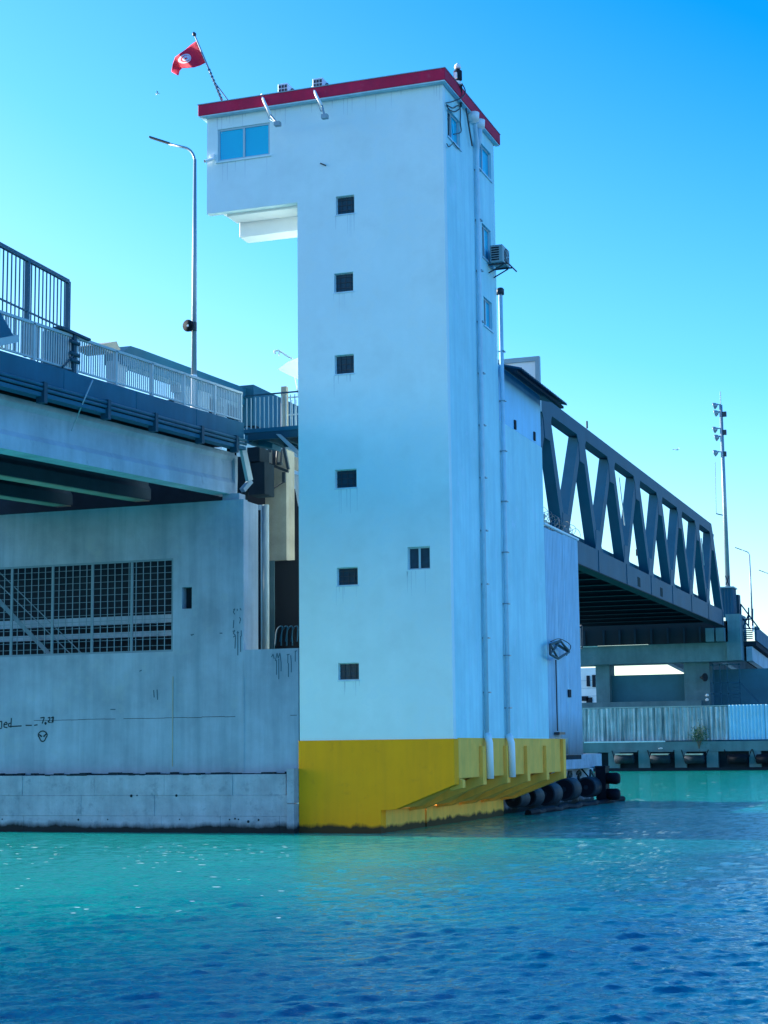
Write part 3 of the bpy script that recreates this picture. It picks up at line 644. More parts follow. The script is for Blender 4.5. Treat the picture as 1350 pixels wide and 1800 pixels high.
marks('dripping_letters', [[(477,1155),(480,1150),(482,1158)],[(484,1162),(487,1148),(489,1157),(492,1148),(494,1164)],[(504,1151),(509,1150)],[(506,1151),(506,1166)],[(511,1152),(512,1165)],[(518,1145),(522,1144)],[(519,1145),(519,1163)],
   [(486,1160),(486,1186)],[(490,1158),(490,1194)],[(494,1164),(494,1180)],[(507,1166),(507,1190)],[(512,1165),(512,1182)]], .035, 'faint dripping painted letters on the low wall beside the tower', ink='drip')
marks('wall_scuffs', [[(335,1116),(341,1115)],[(386,1113),(391,1113)],[(245,1180),(249,1178)],[(270,1213),(271,1226)],[(276,1212),(277,1230)],[(338,1115),(337,1118)],[(194,1247),(203,1247)]], .04, 'small scattered dark scuffs in the middle of the pier wall', ink='drip')

# ================================================================ APPROACH BRIDGE
G = .053; YJ = 55.1
def dz(y, z): return z + G*(y-YJ)       # z given at the joint
br = thing('approach_bridge', (-31, 45, 11), 'grey concrete approach bridge with deep girders sloping up to the tower', 'bridge')
def long_(x0, x1, z0, z1, name, m, ya=14, yb=YJ, parent=None):
    parent = parent or br
    return MB().prism([(x0,ya,dz(ya,z0)),(x0,ya,dz(ya,z1)),(x0,yb,dz(yb,z1)),(x0,yb,dz(yb,z0))], (x1-x0,0,0)).build(name, m, parent)
long_(-36.8, -25.18, 13.75, 14.2, 'deck_slab', 'conc_dark')  # shade under the deck is in the slab's dark colour
# edge beam in precast lengths
y = 20.0; k = 0
edges = [20,24.5,29,33.5,38,42.45,46.9,51.2,55.1]
for a, b in zip(edges, edges[1:]): bevel(long_(-25.17, -25.0, 13.98, 14.56, 'edge_panel', 'beam_blue', a+.012, b-.012), .01)
long_(-25.3, -24.93, 13.56, 13.68, 'ledge', 'beam_blue', 20)
for z_, r_ in ((13.90, .06), (13.77, .055)):
    MB().tube([(-24.93, 20, dz(20, z_)), (-24.93, YJ, dz(YJ, z_))], r_, 8).build('service_pipe', 'beam_blue', br, smooth=True)
for y in (30,34,37.6,41.2,44.9,48.0,51.4,54.2):
    MB().box(-25.1, -24.84, y-.09, y+.09, dz(y,13.38), dz(y,13.98)).build('pipe_bracket', 'rail_dark', br)
M['inner_conc'] = mat('shaded_girder_concrete', (.04, .065, .09), .9, spec=.1)  # under-deck shade put into the inner girders' colour
# girders (I shaped)
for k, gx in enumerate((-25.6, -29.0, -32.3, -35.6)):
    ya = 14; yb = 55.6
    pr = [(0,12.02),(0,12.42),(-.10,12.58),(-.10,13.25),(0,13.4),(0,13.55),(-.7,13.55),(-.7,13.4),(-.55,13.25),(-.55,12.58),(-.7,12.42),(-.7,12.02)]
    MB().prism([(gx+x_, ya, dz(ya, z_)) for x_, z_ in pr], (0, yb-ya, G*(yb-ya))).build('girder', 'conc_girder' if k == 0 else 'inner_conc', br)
    if k: long_(gx-.64, gx-.06, 11.99, 12.017, 'girder_soffit', 'conc_pale', 14, yb)  # pale strip: light on the girder bottoms put into its colour
MB().box(-46, -25.9, 57.2, 57.4, 11.0, 13.74).build('end_diaphragm', 'conc_dark', br)
# girder end cap, bearing, bracket
MB().prism([(-26.3,55.604,12.05),(-26.3,55.604,13.5),(-25.6,55.604,13.5),(-25.6,55.604,12.7),(-25.62,55.604,12.05)], (0,.25,0)).build('end_plate', 'conc_girder', br)
p = [at(425,787,0,-25.1), at(433,787,0,-25.1), at(445,843,0,-25.1), at(437,846,0,-25.1)]
MB().prism(p, (-.12,0,0)).build('strut_plate', 'rail', br)
MB().bar(at(440,846,0,-25.15), at(426,862,0,-25.3), .2, .16).build('bearing_bracket', 'conc_girder', br)
MB().box(-25.9, -25.25, 55.2, 55.75, 11.78, 12.03).build('bearing_block', 'conc', br)
cable([at(163,668,0,-24.85), at(146,707,0,-24.9), at(133,740,0,-25.45), at(126,757,0,-25.55)], .022, 'rail', parent=br, name='loose_cable')
# railing
rl = thing('bridge_railing', (-25.1, 45, 14), 'long pale metal bridge railing with slim balusters along the approach deck edge', 'railing')
RA = 34.0
for za, w_, m_ in ((15.69, .09, 'rail'), ): MB().bar((-25.1,RA,dz(RA,za-.03)), (-25.1,YJ,dz(YJ,za-.03)), .1, .08).build('top_rail', 'rail', rl)
MB().bar((-25.1,RA,dz(RA,14.66)), (-25.1,YJ,dz(YJ,14.66)), .06, .05).build('bottom_rail', 'rail', rl)
bal = MB().box(-.015, .015, -.02, .02, 0, .96).mesh('baluster', 'rail'); pst = MB().box(-.05, .05, -.06, .06, 0, 1.1).mesh('post', 'rail')
y = RA+.06
pys = [36.0, 38.4, 40.9, 43.3, 45.7, 48.1, 50.4, 52.8, 55.0]
while y < YJ:
    if all(abs(y-q) > .07 for q in pys): inst('baluster', bal, rl, (-25.1, y, dz(y, 14.68)))
    y += .135
for y in pys: inst('post', pst, rl, (-25.1, y, dz(y, 14.56)))
# chunky end post of the first railing length
ep = thing('railing_end_post', (-25.1, 43.3, 14), 'dark bolted post clamp on the railing beside the tall slatted screen', 'post')
MB().box(-25.2, -25.0, 43.0, 43.15, dz(43,14.56), dz(43,15.72)).build('post', 'rail_dark', ep); MB().box(-25.25, -24.95, 42.2, 43.9, dz(43,15.70), dz(43,15.77)).build('cap_rail', 'rail_dark', ep)
for z_ in (14.9, 15.1, 15.45): MB().lathe((-24.98, 42.75, dz(43,z_)), (0,1,0), [(0,.06),(.5,.06)], 8).build('clamp', 'rail_dark', ep)
MB().bar((-25.0,42.35,dz(42.4,14.6)), (-25.0,43.0,dz(43,15.1)), .05, .05).build('brace', 'rail_dark', ep)
# tall slatted screen
scr = thing('slatted_screen', at(60,560,0,-26.2), 'tall dark screen of vertical slats standing behind the railing at the left edge', 'fence')
dv = (cf + cr2*((1284-675)/FPX) - cu2*((1123-900)/FPX)).normalized()
T1 = at(120, 495, 0, -26.2); B1 = at(120, 640, 0, -26.2); Mr = at(120, 581, 0, -26.2)
Ls = 11.0
MB().bar(T1, T1-dv*Ls, .1, .12).build('top_rail', 'screen', scr); MB().bar(Mr, Mr-dv*Ls, .04, .05).build('middle_rail', 'screen', scr)
hgt = T1.z-B1.z
slat = MB().box(-.016, .016, -.016, .016, -hgt-.3, 0).mesh('slat', 'screen'); spost = MB().box(-.06, .06, -.06, .06, -hgt-.3, .0).mesh('post', 'screen')
k = 0; s_ = 0; SP = .28
while s_ < Ls:
    if k % 11 == 0: inst('post', spost, scr, T1-dv*s_)
    else: inst('slat', slat, scr, T1-dv*s_)
    s_ += SP; k += 1
# cabinet behind the railing, tilted board at the left edge
p = at(100, 660, 0, -25.8); cb = thing('deck_cabinet', p, 'dark equipment cabinet behind the railing next to the slatted screen', 'cabinet')
zc = dz(p.y, 14.5); MB().box(-26.0, -25.6, p.y-.5, p.y+.6, zc, zc+1.35).build('body', 'beam_blue', cb); MB().lathe((-25.8, p.y+.1, zc+1.35), (0,0,1), [(0,.3),(.1,.3),(.2,.1)], 12).build('cap', 'rail_dark', cb)
p = [at(0,548,0,-24.9), at(24,590,0,-24.9), at(-30,600,0,-24.9), at(-30,520,0,-24.9)]
tb_ = thing('tilted_bracket', p[1], 'pale tilted bracket with a flat arm cut by the left frame edge', 'bracket')
MB().prism(p, (-.1,0,0)).build('gusset', 'beam_blue', tb_); MB().bar(at(30,595,0,-24.8), at(-30,607,0,-24.8), .1, .2).build('arm', 'rail', tb_)
# street lamp
def street_lamp(base, h, rch, sc, label, group=None, dirx=-1, flt=True):
    t = thing('street_lamp', base, label, 'street lamp', group); bx, by, bz = base
    MB().tube([(bx,by,bz),(bx,by,bz+h*.58),(bx,by,bz+h*.94)], [.10*sc,.08*sc,.055*sc], 12).build('pole', 'galv', t, smooth=True)
    MB().lathe((bx,by,bz), (0,0,1), [(0,.17*sc),(.05,.17*sc),(.06,.12*sc),(1.2,.115*sc),(1.25,.09*sc)], 12).build('sleeve', 'white', t)
    P = [(bx,by,bz+h*.93)]
    for k in range(1, 9):
        a_ = k/8*math.radians(72); P.append((bx+dirx*.6*(1-math.cos(a_)), by, bz+h*.93+.62*math.sin(a_)))
    P.append((bx+dirx*(.5+rch*.45), by, P[-1][2]+.2)); MB().tube(P, .045*sc, 8).build('arm', 'galv', t, smooth=True)
    e = P[-1]; bevel(MB().bar((e[0]-dirx*.05,by,e[2]), (e[0]+dirx*.78,by,e[2]+.36), .2*sc, .07*sc).build('lamp_head', 'darkmetal', t), .03)
    return t
lmp = street_lamp((-25.25, 51.5, dz(51.5,14.56)), 9.5, 1.1, 1.0, 'tall grey street lamp with curved arm rising from the railing left of the tower')
zz = at(341,575,0,-25.25).z
MB().tube([(-25.25,51.42,zz-.15),(-25.25,51.42,zz+.15)], .13, 10).build('clamp', 'darkmetal', lmp)
sg = thing('round_horn_speaker', (-25.3,51.3,zz), 'round black loudspeaker with pale centre clamped halfway up the street lamp', 'loudspeaker')
MB().lathe((-25.3,51.35,zz), (-.1,-1,-.1), [(0,.1),(.12,.2),(.2,.21),(.2,.17),(.1,.1)], 20).build('housing', 'void', sg, smooth=True)
MB().lathe((-25.32,51.2,zz-.01), (-.1,-1,-.1), [(0,.10),(.03,.09),(.05,.04)], 14).build('centre', 'white', sg, smooth=True)

# ================================================================ MOVABLE SPAN (truss)
XT = -29.5; TW = .9
tr = thing('truss_bridge', (XT, 140, 16), 'dark steel truss drawbridge span with sloping W-shaped web members', 'bridge')
topN = [85.2, 96.2, 107.2] + [118.25+10.98*k for k in range(8)]; topN[-1] = 194.2
botN = [90.0, 101.0, 112.0] + [122.9+11.1*k for k in range(8)]; botN[-1] = 200.6
ZL0, ZL1, ZU0, ZU1 = 16.75, 18.55, 26.95, 28.0
YS = 66
M['shaded_steel'] = mat('shaded_steel', (.003, .014, .03), .7, spec=.1)  # darker copy of the steel paints the shade under the span
MB().prism([(XT,YS,ZL0),(XT,YS,ZL1),(XT,200.6,ZL1),(XT,200.6,ZL0)], (-TW,0,0)).build('lower_chord', 'steel', tr)
MB().prism([(XT,84,ZU0),(XT,84,ZU1),(XT,194.0,ZU1),(XT,194.9,ZU0)], (-TW,0,0)).build('upper_chord', 'steel', tr)
def member(ya, za, yb, zb, wa, wb, name='web_member'):
    MB().prism([(XT-.02,ya-wa/2,za),(XT-.02,ya+wa/2,za),(XT-.02,yb+wb/2,zb),(XT-.02,yb-wb/2,zb)], (-TW+.04,0,0)).build(name, 'steel', tr)
for k in range(len(topN)):
    yt, yb_ = topN[k], botN[k]
    w_ = 1.15
    if k < len(topN)-1 or True: member(yt+.2, ZU0+.1, yb_-.2, ZL1-.1, w_, w_)
    if k < len(topN)-1: member(yb_+.3, ZL1-.1, topN[k+1]-.3, ZU0+.1, w_, w_)
    # gussets with flared corners
    if k: MB().prism([(XT+.015,yt-1.9,ZU0+.002),(XT+.015,yt-1.25,ZU0-.65),(XT+.015,yt-1.0,ZU0-2.0),(XT+.015,yt+.55,ZU0-2.0),(XT+.015,yt+.85,ZU0-.6),(XT+.015,yt+1.3,ZU0+.002)], (-.06,0,0)).build('gusset', 'steel', tr)
    if k < len(topN)-1: MB().prism([(XT+.015,yb_-1.1,ZL1-.002),(XT+.015,yb_-.85,ZL1+.6),(XT+.015,yb_-.75,ZL1+1.6),(XT+.015,yb_+.85,ZL1+1.6),(XT+.015,yb_+1.1,ZL1+.5),(XT+.015,yb_+1.5,ZL1-.002)], (-.06,0,0)).build('gusset', 'steel', tr)
MB().box(XT-TW-.05, XT+.08, YS, 200.55, ZL0-.08, ZL0-.003).build('lower_flange', 'shaded_steel', tr)
for k in range(3, 11): MB().box(XT+.003, XT+.05, botN[k]-.12 if k < 10 else 199.5, botN[k]+.12 if k < 10 else 199.7, ZL0, ZL1).build('stiffener', 'steel', tr)
for y in (150.3, 161.2): MB().box(XT+.003, XT+.02, y-.6, y+.6, ZL0+.25, ZL0+1.1).build('access_hatch', 'void', tr)
MB().box(XT-17, XT-TW, YS, 200.5, 17.9, 18.2).build('deck_plate', 'conc_dark', tr)  # underside shade put into the plate's dark colour
xb_ = MB().box(-17, -.92, -.12, .12, 16.85-18, 17.88-18).box(-17, -.92, -.3, .3, 16.78-18, 16.845-18).mesh('cross_beam', 'shaded_steel')
y = 68.0
while y < 200: inst('cross_beam', xb_, tr, (XT, y, 18)); y += 5.5
for xx in (-33.5, -37.5, -41.5): MB().box(xx-.15, xx+.15, YS, 200.4, 17.3, 17.86).build('stringer', 'shaded_steel', tr)
# traffic barrier seen through the openings
for k, y in enumerate(range(86, 198, 4)): MB().box(XT-1.35, XT-1.28, y+.05, y+3.9, 18.4, 19.55).build('barrier_panel', 'beam_blue', tr)
# thin access ladders on two members
for (a_, b_) in (((528,500),(560,765)), ((982,835),(997,985))):
    p0 = at(920+a_[0]/3.14, 680+a_[1]/3.14, 0, XT+.15); p1_ = at(920+b_[0]/3.14, 680+b_[1]/3.14, 0, XT+.15)
    l_ = MB().tube([p0, p1_], .05, 6).build('ladder', 'rail', tr)
for px, py in ((1032,753),(1119,977)):
    p = at(px, py, 0, XT-.4); MB().tube([p, p+Vector((0,0,.6))], .08, 6).build('signal_stub', 'darkmetal', tr)
# solid end beam with rounded openings near the tower
eb = thing('end_beam_with_openings', (-30, 60, 14.5), 'dark box beam with rounded cut-outs behind the railing, left of the tower', 'beam')
XB = -30.0
def bz(y): return 17.95 + .042*(y-55)
mb = MB(); us = [54.6+.25*k for k in range(0, 77)]
opens = [(55.4, 60.0), (62.5, 64.0), (64.3, 66.2)]
def inop(y, zlo, zhi):
    return None
for a, b in zip(us, us[1:]):
    ym = (a+b)/2; segs = [(14.6, bz(ym)-.72)]
    for o0, o1 in opens:
        if o0 < ym < o1:
            e_ = min(ym-o0, o1-ym); c_ = .5-math.sqrt(max(0, .25-(max(0, .5-e_))**2)) if e_ < .5 else 0
            zt = bz(ym)-.74-c_*1.0; zb_ = 15.2+c_
            segs = [(14.6, zb_), (zt, bz(ym)-.72)]
    for s0, s1 in segs: mb.prism([(XB,a,s0),(XB,a,s1),(XB,b,s1),(XB,b,s0)], (-.35,0,0))
mb.build('web', 'conc_girder', eb)
hp = [(XB+.15, 54.0), (XB+.15, 73.5)]
MB().prism([(XB+.15,54.9,bz(54.9)-.8),(XB+.15,54.9,bz(54.9)-.35),(XB+.15,55.5,bz(55.5)-.02),(XB+.15,56.3,bz(56.3)),(XB+.15,73.5,bz(73.5)),(XB+.15,73.5,bz(73.5)-.45),(XB+.15,56,bz(56)-.45),(XB+.15,56,bz(56)-.8)], (-.75,0,0)).build('top_flange', 'steel', eb)
MB().prism([(XB+.08,56.0,bz(56)-.73),(XB+.08,56.0,bz(56)-.452),(XB+.08,73.5,bz(73.5)-.452),(XB+.08,73.5,bz(73.5)-.73)], (-.6,0,0)).build('upper_web', 'beam_blue', eb)
p = [at(175,606,0,XB), at(205,600,0,XB), at(212,615,0,XB), at(196,622,0,XB), at(178,612,0,XB)]
MB().prism(p, (-1,0,0)).build('end_cover', 'conc_pale', eb)

# ================================================================ JOINT AREA between deck and tower
bal2 = MB().box(-.015, .015, -.015, .015, 0, 1.15).mesh('baluster', 'rail')
wk = thing('link_walkway', (-24, 56, 14), 'small steel walkway with railings linking the bridge deck to the tower', 'walkway')
MB().box(-25.15, -22.9, 55.3, 56.9, 14.22, 14.36).build('floor_plate', 'beam_blue', wk)
MB().box(-24.95, -22.9, 55.32, 55.42, 13.95, 14.218).build('edge_channel', 'rail_dark', wk); MB().box(-24.95, -22.9, 56.78, 56.88, 13.9, 14.218).build('edge_channel', 'rail_dark', wk)
for x in (-24.9, -24.2, -23.5, -22.98): MB().box(x-.06, x+.06, 55.43, 56.77, 13.9, 14.216).build('floor_bearer', 'rail_dark', wk)
rf = MB().bar((-25.1,55.33,15.6),(-22.89,55.33,15.6),.05,.05).build('top_rail', 'rail_dark', wk)
x = -25.0
while x < -22.9: inst('baluster', bal2, wk, (x, 55.33, 14.36)); x += .172
MB().bar((-24.2,56.85,15.75),(-22.89,56.85,15.75),.05,.05).build('top_rail', 'rail', wk); MB().bar((-24.2,56.85,15.1),(-22.89,56.85,15.1),.05,.05).build('middle_rail', 'rail', wk)
x = -24.2
while x < -22.9: inst('baluster', bal2, wk, (x, 56.85, 14.5)); x += .17
bevel(MB().box(-23.95, -23.72, 56.0, 56.2, 14.36, 16.0).build('cabinet_post', 'conc_pale', wk), .02)
cp = MB().prism([at(485,763,1,55.2), at(492,763,1,55.2), at(528,795,1,55.2), at(528,806,1,55.2)], (0,.12,0)).build('diagonal_brace', 'galv', wk)
# columns beyond: pale pillar, pipes, dark doorway
pl = thing('pale_concrete_pillar', (-25.3, 58.6, 4), 'cream concrete pillar with rust stains in the gap left of the tower', 'pillar')
ca = at(466,790,1,58.5).x; cb_ = at(503,790,1,58.5).x
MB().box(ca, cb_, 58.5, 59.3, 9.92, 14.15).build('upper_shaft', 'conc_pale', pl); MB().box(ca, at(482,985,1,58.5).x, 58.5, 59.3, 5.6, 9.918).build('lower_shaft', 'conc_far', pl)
dr = thing('dark_recess', (-24, 61, 2), 'dark machinery recess behind the low wall beside the tower', 'recess')
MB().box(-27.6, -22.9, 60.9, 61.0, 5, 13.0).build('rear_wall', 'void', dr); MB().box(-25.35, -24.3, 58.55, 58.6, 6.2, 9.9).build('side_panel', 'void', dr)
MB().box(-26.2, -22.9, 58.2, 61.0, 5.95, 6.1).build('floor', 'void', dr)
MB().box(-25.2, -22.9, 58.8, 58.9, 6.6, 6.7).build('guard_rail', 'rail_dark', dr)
for k in range(4): cable([at(484+k*10,1135,1,58.4), at(487+k*9,1108,1,58.4), at(496+k*9,1102,1,58.4), at(492+k*10,1128,1,58.4)], .03, 'steel', 'coil', dr)
pp = thing('service_pipes', (-25.4, 57.6, 6), 'pair of pale vertical service pipes running down beside the pier corner', 'pipes')
for px, m_ in ((457, 'white_pipe'), (467, 'rail')):
    p = at(px, 884, 1, 57.5); MB().tube([(p.x,57.5,11.9),(p.x,57.5,5.8)], .13, 10).build('pipe', m_, pp, smooth=True)
for k in range(3): MB().box(-25.75, -25.2, 57.5, 57.75, 6.5+k*2.2, 6.58+k*2.2).build('clip', 'darkmetal', pp)
bx_ = thing('dark_joint_box', (-25.6, 57, 12), 'dark box housing under the deck end above the pier corner', 'housing')
a = at(437,870,1,57.0); b = at(465,812,1,57.0); MB().box(a.x, b.x, 57.0, 57.9, a.z, b.z).build('body', 'conc_dark', bx_); a = at(434,812,1,57.0); b = at(456,785,1,57.0); MB().box(a.x, b.x, 57.02, 57.9, a.z, b.z).build('upper_box', 'conc_dark', bx_)
bs = MB().prism([at(430,750,1,56.0), at(460,756,1,56.0), at(480,775,1,56.0), at(478,788,1,56.0), at(430,778,1,56.0)], (0,.8,0)); bs.build('support_plate', 'beam_blue', bx_)
sf = thing('steel_support_frame', at(495,800,1,57.5), 'dark steel support frame bolted to the cream pillar under the walkway', 'frame')
mb = MB()
for a, b in (((474,786),(484,786)),((482,780),(482,818)),((498,780),(507,825)),((474,816),(507,829)),((487,815),(496,815)),((474,788),(474,795)),((499,830),(499,848))): mb.bar(at(*a,1,58.2), at(*b,1,58.2), .12, .1)
mb.build('beams', 'darkmetal', sf)
cable([at(466,869,1,58.3), at(482,858,1,58.3), at(501,846,1,58.3)], .03, parent=sf)
cable([at(488,786,1,58.1), at(487,812,1,58.1), at(494,812,1,58.1), at(495,790,1,58.1)], .04, parent=sf)
lg = thing('cream_cross_girder', at(515,815,1,60.2), 'cream girder glimpsed in the gap against the tower edge', 'girder')
MB().prism([at(501,795,1,60.2), at(540,812,1,60.2), at(540,835,1,60.2), at(501,820,1,60.2)], (0,.5,0)).build('web', 'conc_pale', lg)
MB().prism([at(514,832,1,60.3), at(528,836,1,60.3), at(529,890,1,60.3), at(524,890,1,60.3)], (0,.4,0)).build('haunch', 'conc_girder', lg)
# white shade and hooks behind the tower
sh = thing('white_canopy_lamp', at(527,690,1,60), 'white cone-shaped shade with hooked pipe half hidden behind the tower edge', 'lamp')
m_ = MB(); c0 = at(540,618,1,60); e0 = at(488,650,1,60)
m_.prism([at(488,649,1,60), at(506,636,1,60), at(530,626,1,60), at(530,668,1,60), at(520,664,1,60)], (0,.8,0)); m_.build('shade', 'white', sh)
MB().tube([at(519,664,1,60), at(524,690,1,60), at(528,716,1,60)], .03, 6).build('pole', 'rail', sh)
cable([at(484,622,1,60), at(483,617,1,60), at(492,617,1,60), at(502,624,1,60), at(514,631,1,60)], .04, 'rail', parent=sh, name='hooked_pipe'); cable([at(491,626,1,60), at(491,620,1,60), at(497,619,1,60)], .03, 'rail', parent=sh, name='hook')

# ================================================================ PLATFORM AND FENDERS
XW = -20.3
pf = thing('concrete_platform', (-20, 80, 0), 'blue-grey concrete landing beyond the corrugated enclosure, above the rubber fenders', 'platform')
ye = at(1058, 1340, 0, -19.6).y
bevel(MB().box(-26, -19.6, YE+.05, ye, at(1040,1350,0,-19.6).z, at(1040,1325,0,-19.6).z).build('slab', 'conc_low', pf), .02)
MB().box(-19.597, X1-.1, YE+.05, 74.2, 2.3, 2.49).build('enclosure_floor', 'conc_dark', pf)
MB().box(-26, XW, YE+.05, ye+1.0, -.6, at(1040,1350,0,-19.6).z-.004).build('wall', 'conc_low', pf)
marks('platform_letters', [[(996,1374),(999,1357),(1003,1357),(1004,1363),(999,1365),(1004,1374)],[(1013,1360),(1017,1356),(1020,1360),(1015,1366),(1020,1374)],[(1036,1374),(1037,1354),(1046,1368),(1048,1358)]], .14, 'dark painted letters on the landing wall above the rubber fenders', plane=XW+.01, axis=0)
def drum_fender(p, r, L_, label, group, ax=(0,1,0)):
    t = thing('drum_fender', p, label, 'fender', group); ax = Vector(ax).normalized()
    MB().lathe(p, ax, [(0,r*.93),(.06,r),(L_-.06,r),(L_,r*.93)], 24).build('drum', 'rubber', t, smooth=True)
    MB().lathe(Vector(p)-ax*.012, ax, [(0,r*.82),(.01,r*.82)], 24).build('end_plate', 'black', t)
    MB().lathe(Vector(p)-ax*.03, ax, [(0,r*.2),(.015,r*.22)], 12).build('hub', 'rubber', t)
    MB().tube([Vector(p)+ax*.6+Vector((0,0,r)), Vector(p)+ax*.5+Vector((-.4,0,r+.5))], .04, 5).build('chain', 'black', t)
    return t
G1 = 'drum fenders along the landing'
for k, (px, py, rp_, lab) in enumerate([(902,1405,15,'nearest drum fender, half tucked behind the yellow base'),(926,1401,17,'second drum fender from the yellow base'),(957,1396,19,'middle drum fender on the landing, third from the yellow base'),(991,1388,19,'drum fender fourth from the yellow base'),(1030,1384,17,'drum fender next to the black mooring post')]):
    P = at(px, py, 0, -19.55); drum_fender(P, rp_*P.y/2800, 1.5, lab, G1)
mp = thing('mooring_post', at(1058,1400,0,-19.2), 'black vertical mooring post at the end of the landing', 'post')
a = at(1050,1350,0,-19.3); w_ = 17*a.y/2900
MB().box(a.x-w_*.2, a.x+w_*.8, a.y, a.y+.9, -.5, a.z).build('post', 'black', mp); MB().box(a.x-w_*.25, a.x+w_*.85, a.y-.05, a.y+.95, a.z+.002, a.z+.1).build('cap', 'black', mp)
for py, lab in ((1368,'upper black cylindrical fender poking out from the mooring post'), (1396,'lower black cylindrical fender poking out from the mooring post')):
    a_ = at(1066,py,1,a.y+.3); t = thing('log_fender', a_, lab, 'fender', 'cylindrical fenders on the mooring post')
    MB().lathe(a_, (1,-.1,-.02), [(0,.28),(.56,.3),(.68,.24),(.72,.06)], 16).build('cylinder', 'black', t, smooth=True)
# floating boom skirting
bo = MB(); P = [at(890+i*19, 1420-i*1.9+2.2*math.sin(i*1.9), 2, .02) for i in range(10)]
P = [Vector((-18.95+.12*math.sin(i*1.7), 70.8+1.0*i, .06+.05*math.sin(i*2.1))) for i in range(20)]
tag(bo.tube(P, .16, 8).build('floating_boom', 'black'), 'dark tube floating along the waterline under the drum fenders', 'boom')

# ================================================================ FAR BANK
YQ = 200.0
quay = thing('far_quay', (-35, 202, 0), 'low dark concrete quay with recessed bays across the channel', 'quay')
zq1, zq0 = 3.36, 2.2
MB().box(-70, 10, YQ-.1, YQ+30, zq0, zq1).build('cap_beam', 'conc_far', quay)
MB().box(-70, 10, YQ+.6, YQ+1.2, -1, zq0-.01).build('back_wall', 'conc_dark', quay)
MB().box(-70, 10, YQ-.02, YQ+.59, -.1, .35).build('base_ledge', 'conc_dark', quay)
Xs = []
for px in (1030, 1070, 1123, 1187, 1243, 1318, 1400, 1450, 1520):
    p = at(px+8, 1330, 1, YQ-.05); MB().box(p.x-.6, p.x+.75, YQ-.06, YQ+.58, .36, zq0-.012).build('bay_pier', 'conc_far', quay)
MB().box(at(1027,1310,1,YQ).x, at(1170,1310,1,YQ).x, YQ-.16, YQ-.11, zq1-.02, zq1+.14).build('pale_kerb', 'white_pipe', quay)
G2 = 'cylindrical fenders hung on the far quay'
for k, (px, lab) in enumerate(((1098,'quay fender cylinder hanging nearest the corrugated enclosure'), (1161,'quay fender cylinder with a gull standing above it'), (1221,'quay fender cylinder just left of the small bush'), (1297,'dark sagging quay fender cylinder right of the bush'), (1347,'quay fender cylinder cut by the right frame edge'))):
    p = at(px, 1334, 1, YQ-.5); t = thing('quay_fender', p, lab, 'fender', G2)
    MB().lathe(p-Vector((1.15,0,0)), (1,0,0), [(0,.4),(.1,.55),(2.2,.55),(2.3,.4)], 16).build('cylinder', 'rubber' if k < 3 else 'black', t, smooth=True)
    if k < 3: MB().box(p.x-1.0, p.x+1.0, p.y-.5, p.y+.3, p.z+.45, p.z+.62).build('top_deposit', 'cloth', t)
    for s_ in (-1.2, 1.2): MB().tube([p+Vector((s_,0,0)), Vector((p.x+s_*1.3, YQ-.12, zq0+.2))], .05, 5).build('chain', 'black', t)
# hoarding
hd = thing('weathered_sheet_fence', (-38, 200.6, 3.4), 'weathered corrugated sheet fence with dark vertical stains on the far quay', 'fence')
xa_ = -52.0; xs_ = at(1280,1270,1,YQ+.5).x; n_ = 14
for k in range(n_):
    a = xa_+(xs_-xa_)*k/n_; b = xa_+(xs_-xa_)*(k+1)/n_
    corr(a+.01, b-.01, zq1+.15, 7.35+random.uniform(-.03,.03), YQ+.5, pitch=.46, amp=.2, axis=0).build('sheet', 'hoard', hd)
MB().box(xa_, xs_, YQ+.33, YQ+.62, 7.4, 7.5).build('top_rail', 'rail', hd)
hn = thing('blue_sheet_fence', (-20, 200.6, 3.4), 'newer clean blue corrugated sheet fence at the right edge of the far quay', 'fence')
for k in range(6):
    a = xs_+.05+4.2*k; corr(a, a+4.15, zq1+.15, 7.52, YQ+.42, pitch=.40, amp=.10, axis=0).build('sheet', 'hoard_new', hn)
# gulls, small round fitting
def gull(p, s_, label, flying=True, yaw=0):
    t = thing('gull', p, label, 'bird', None); c, sn = math.cos(yaw), math.sin(yaw)
    f3 = lambda x, y, z: (p[0]+s_*(x*c-y*sn), p[1]+s_*(x*sn+y*c), p[2]+s_*z)
    MB().tube([f3(-.25,0,0), f3(-.1,0,.02), f3(.08,0,.03), f3(.2,0,.06), f3(.27,0,.05)], [.02*s_,.06*s_,.07*s_,.045*s_,.01*s_], 8).build('body', 'white', t, smooth=True)
    for q in (-1, 1):
        if flying: MB().prism([f3(.08,q*.04,.04), f3(-.06,q*.04,.04), f3(-.1,q*.34,.16), f3(-.2,q*.62,.08), f3(.02,q*.34,.17)], (0,0,.01*s_)).build('wing', 'rail', t)
        else: MB().prism([f3(.1,q*.06,.05), f3(-.25,q*.04,.0), f3(-.1,q*.08,-.03)], (0,q*.01,.0)).build('wing', 'rail', t)
gull(at(277,165,1,70), .45, 'distant gull flying left of the flag', True, .5)
gull(at(1190,791,1,160), .9, 'distant gull flying above the truss', True, .9)
gull(at(1163,1316,1,YQ-.05), 1.6, 'white gull standing on the quay edge', False, .4)
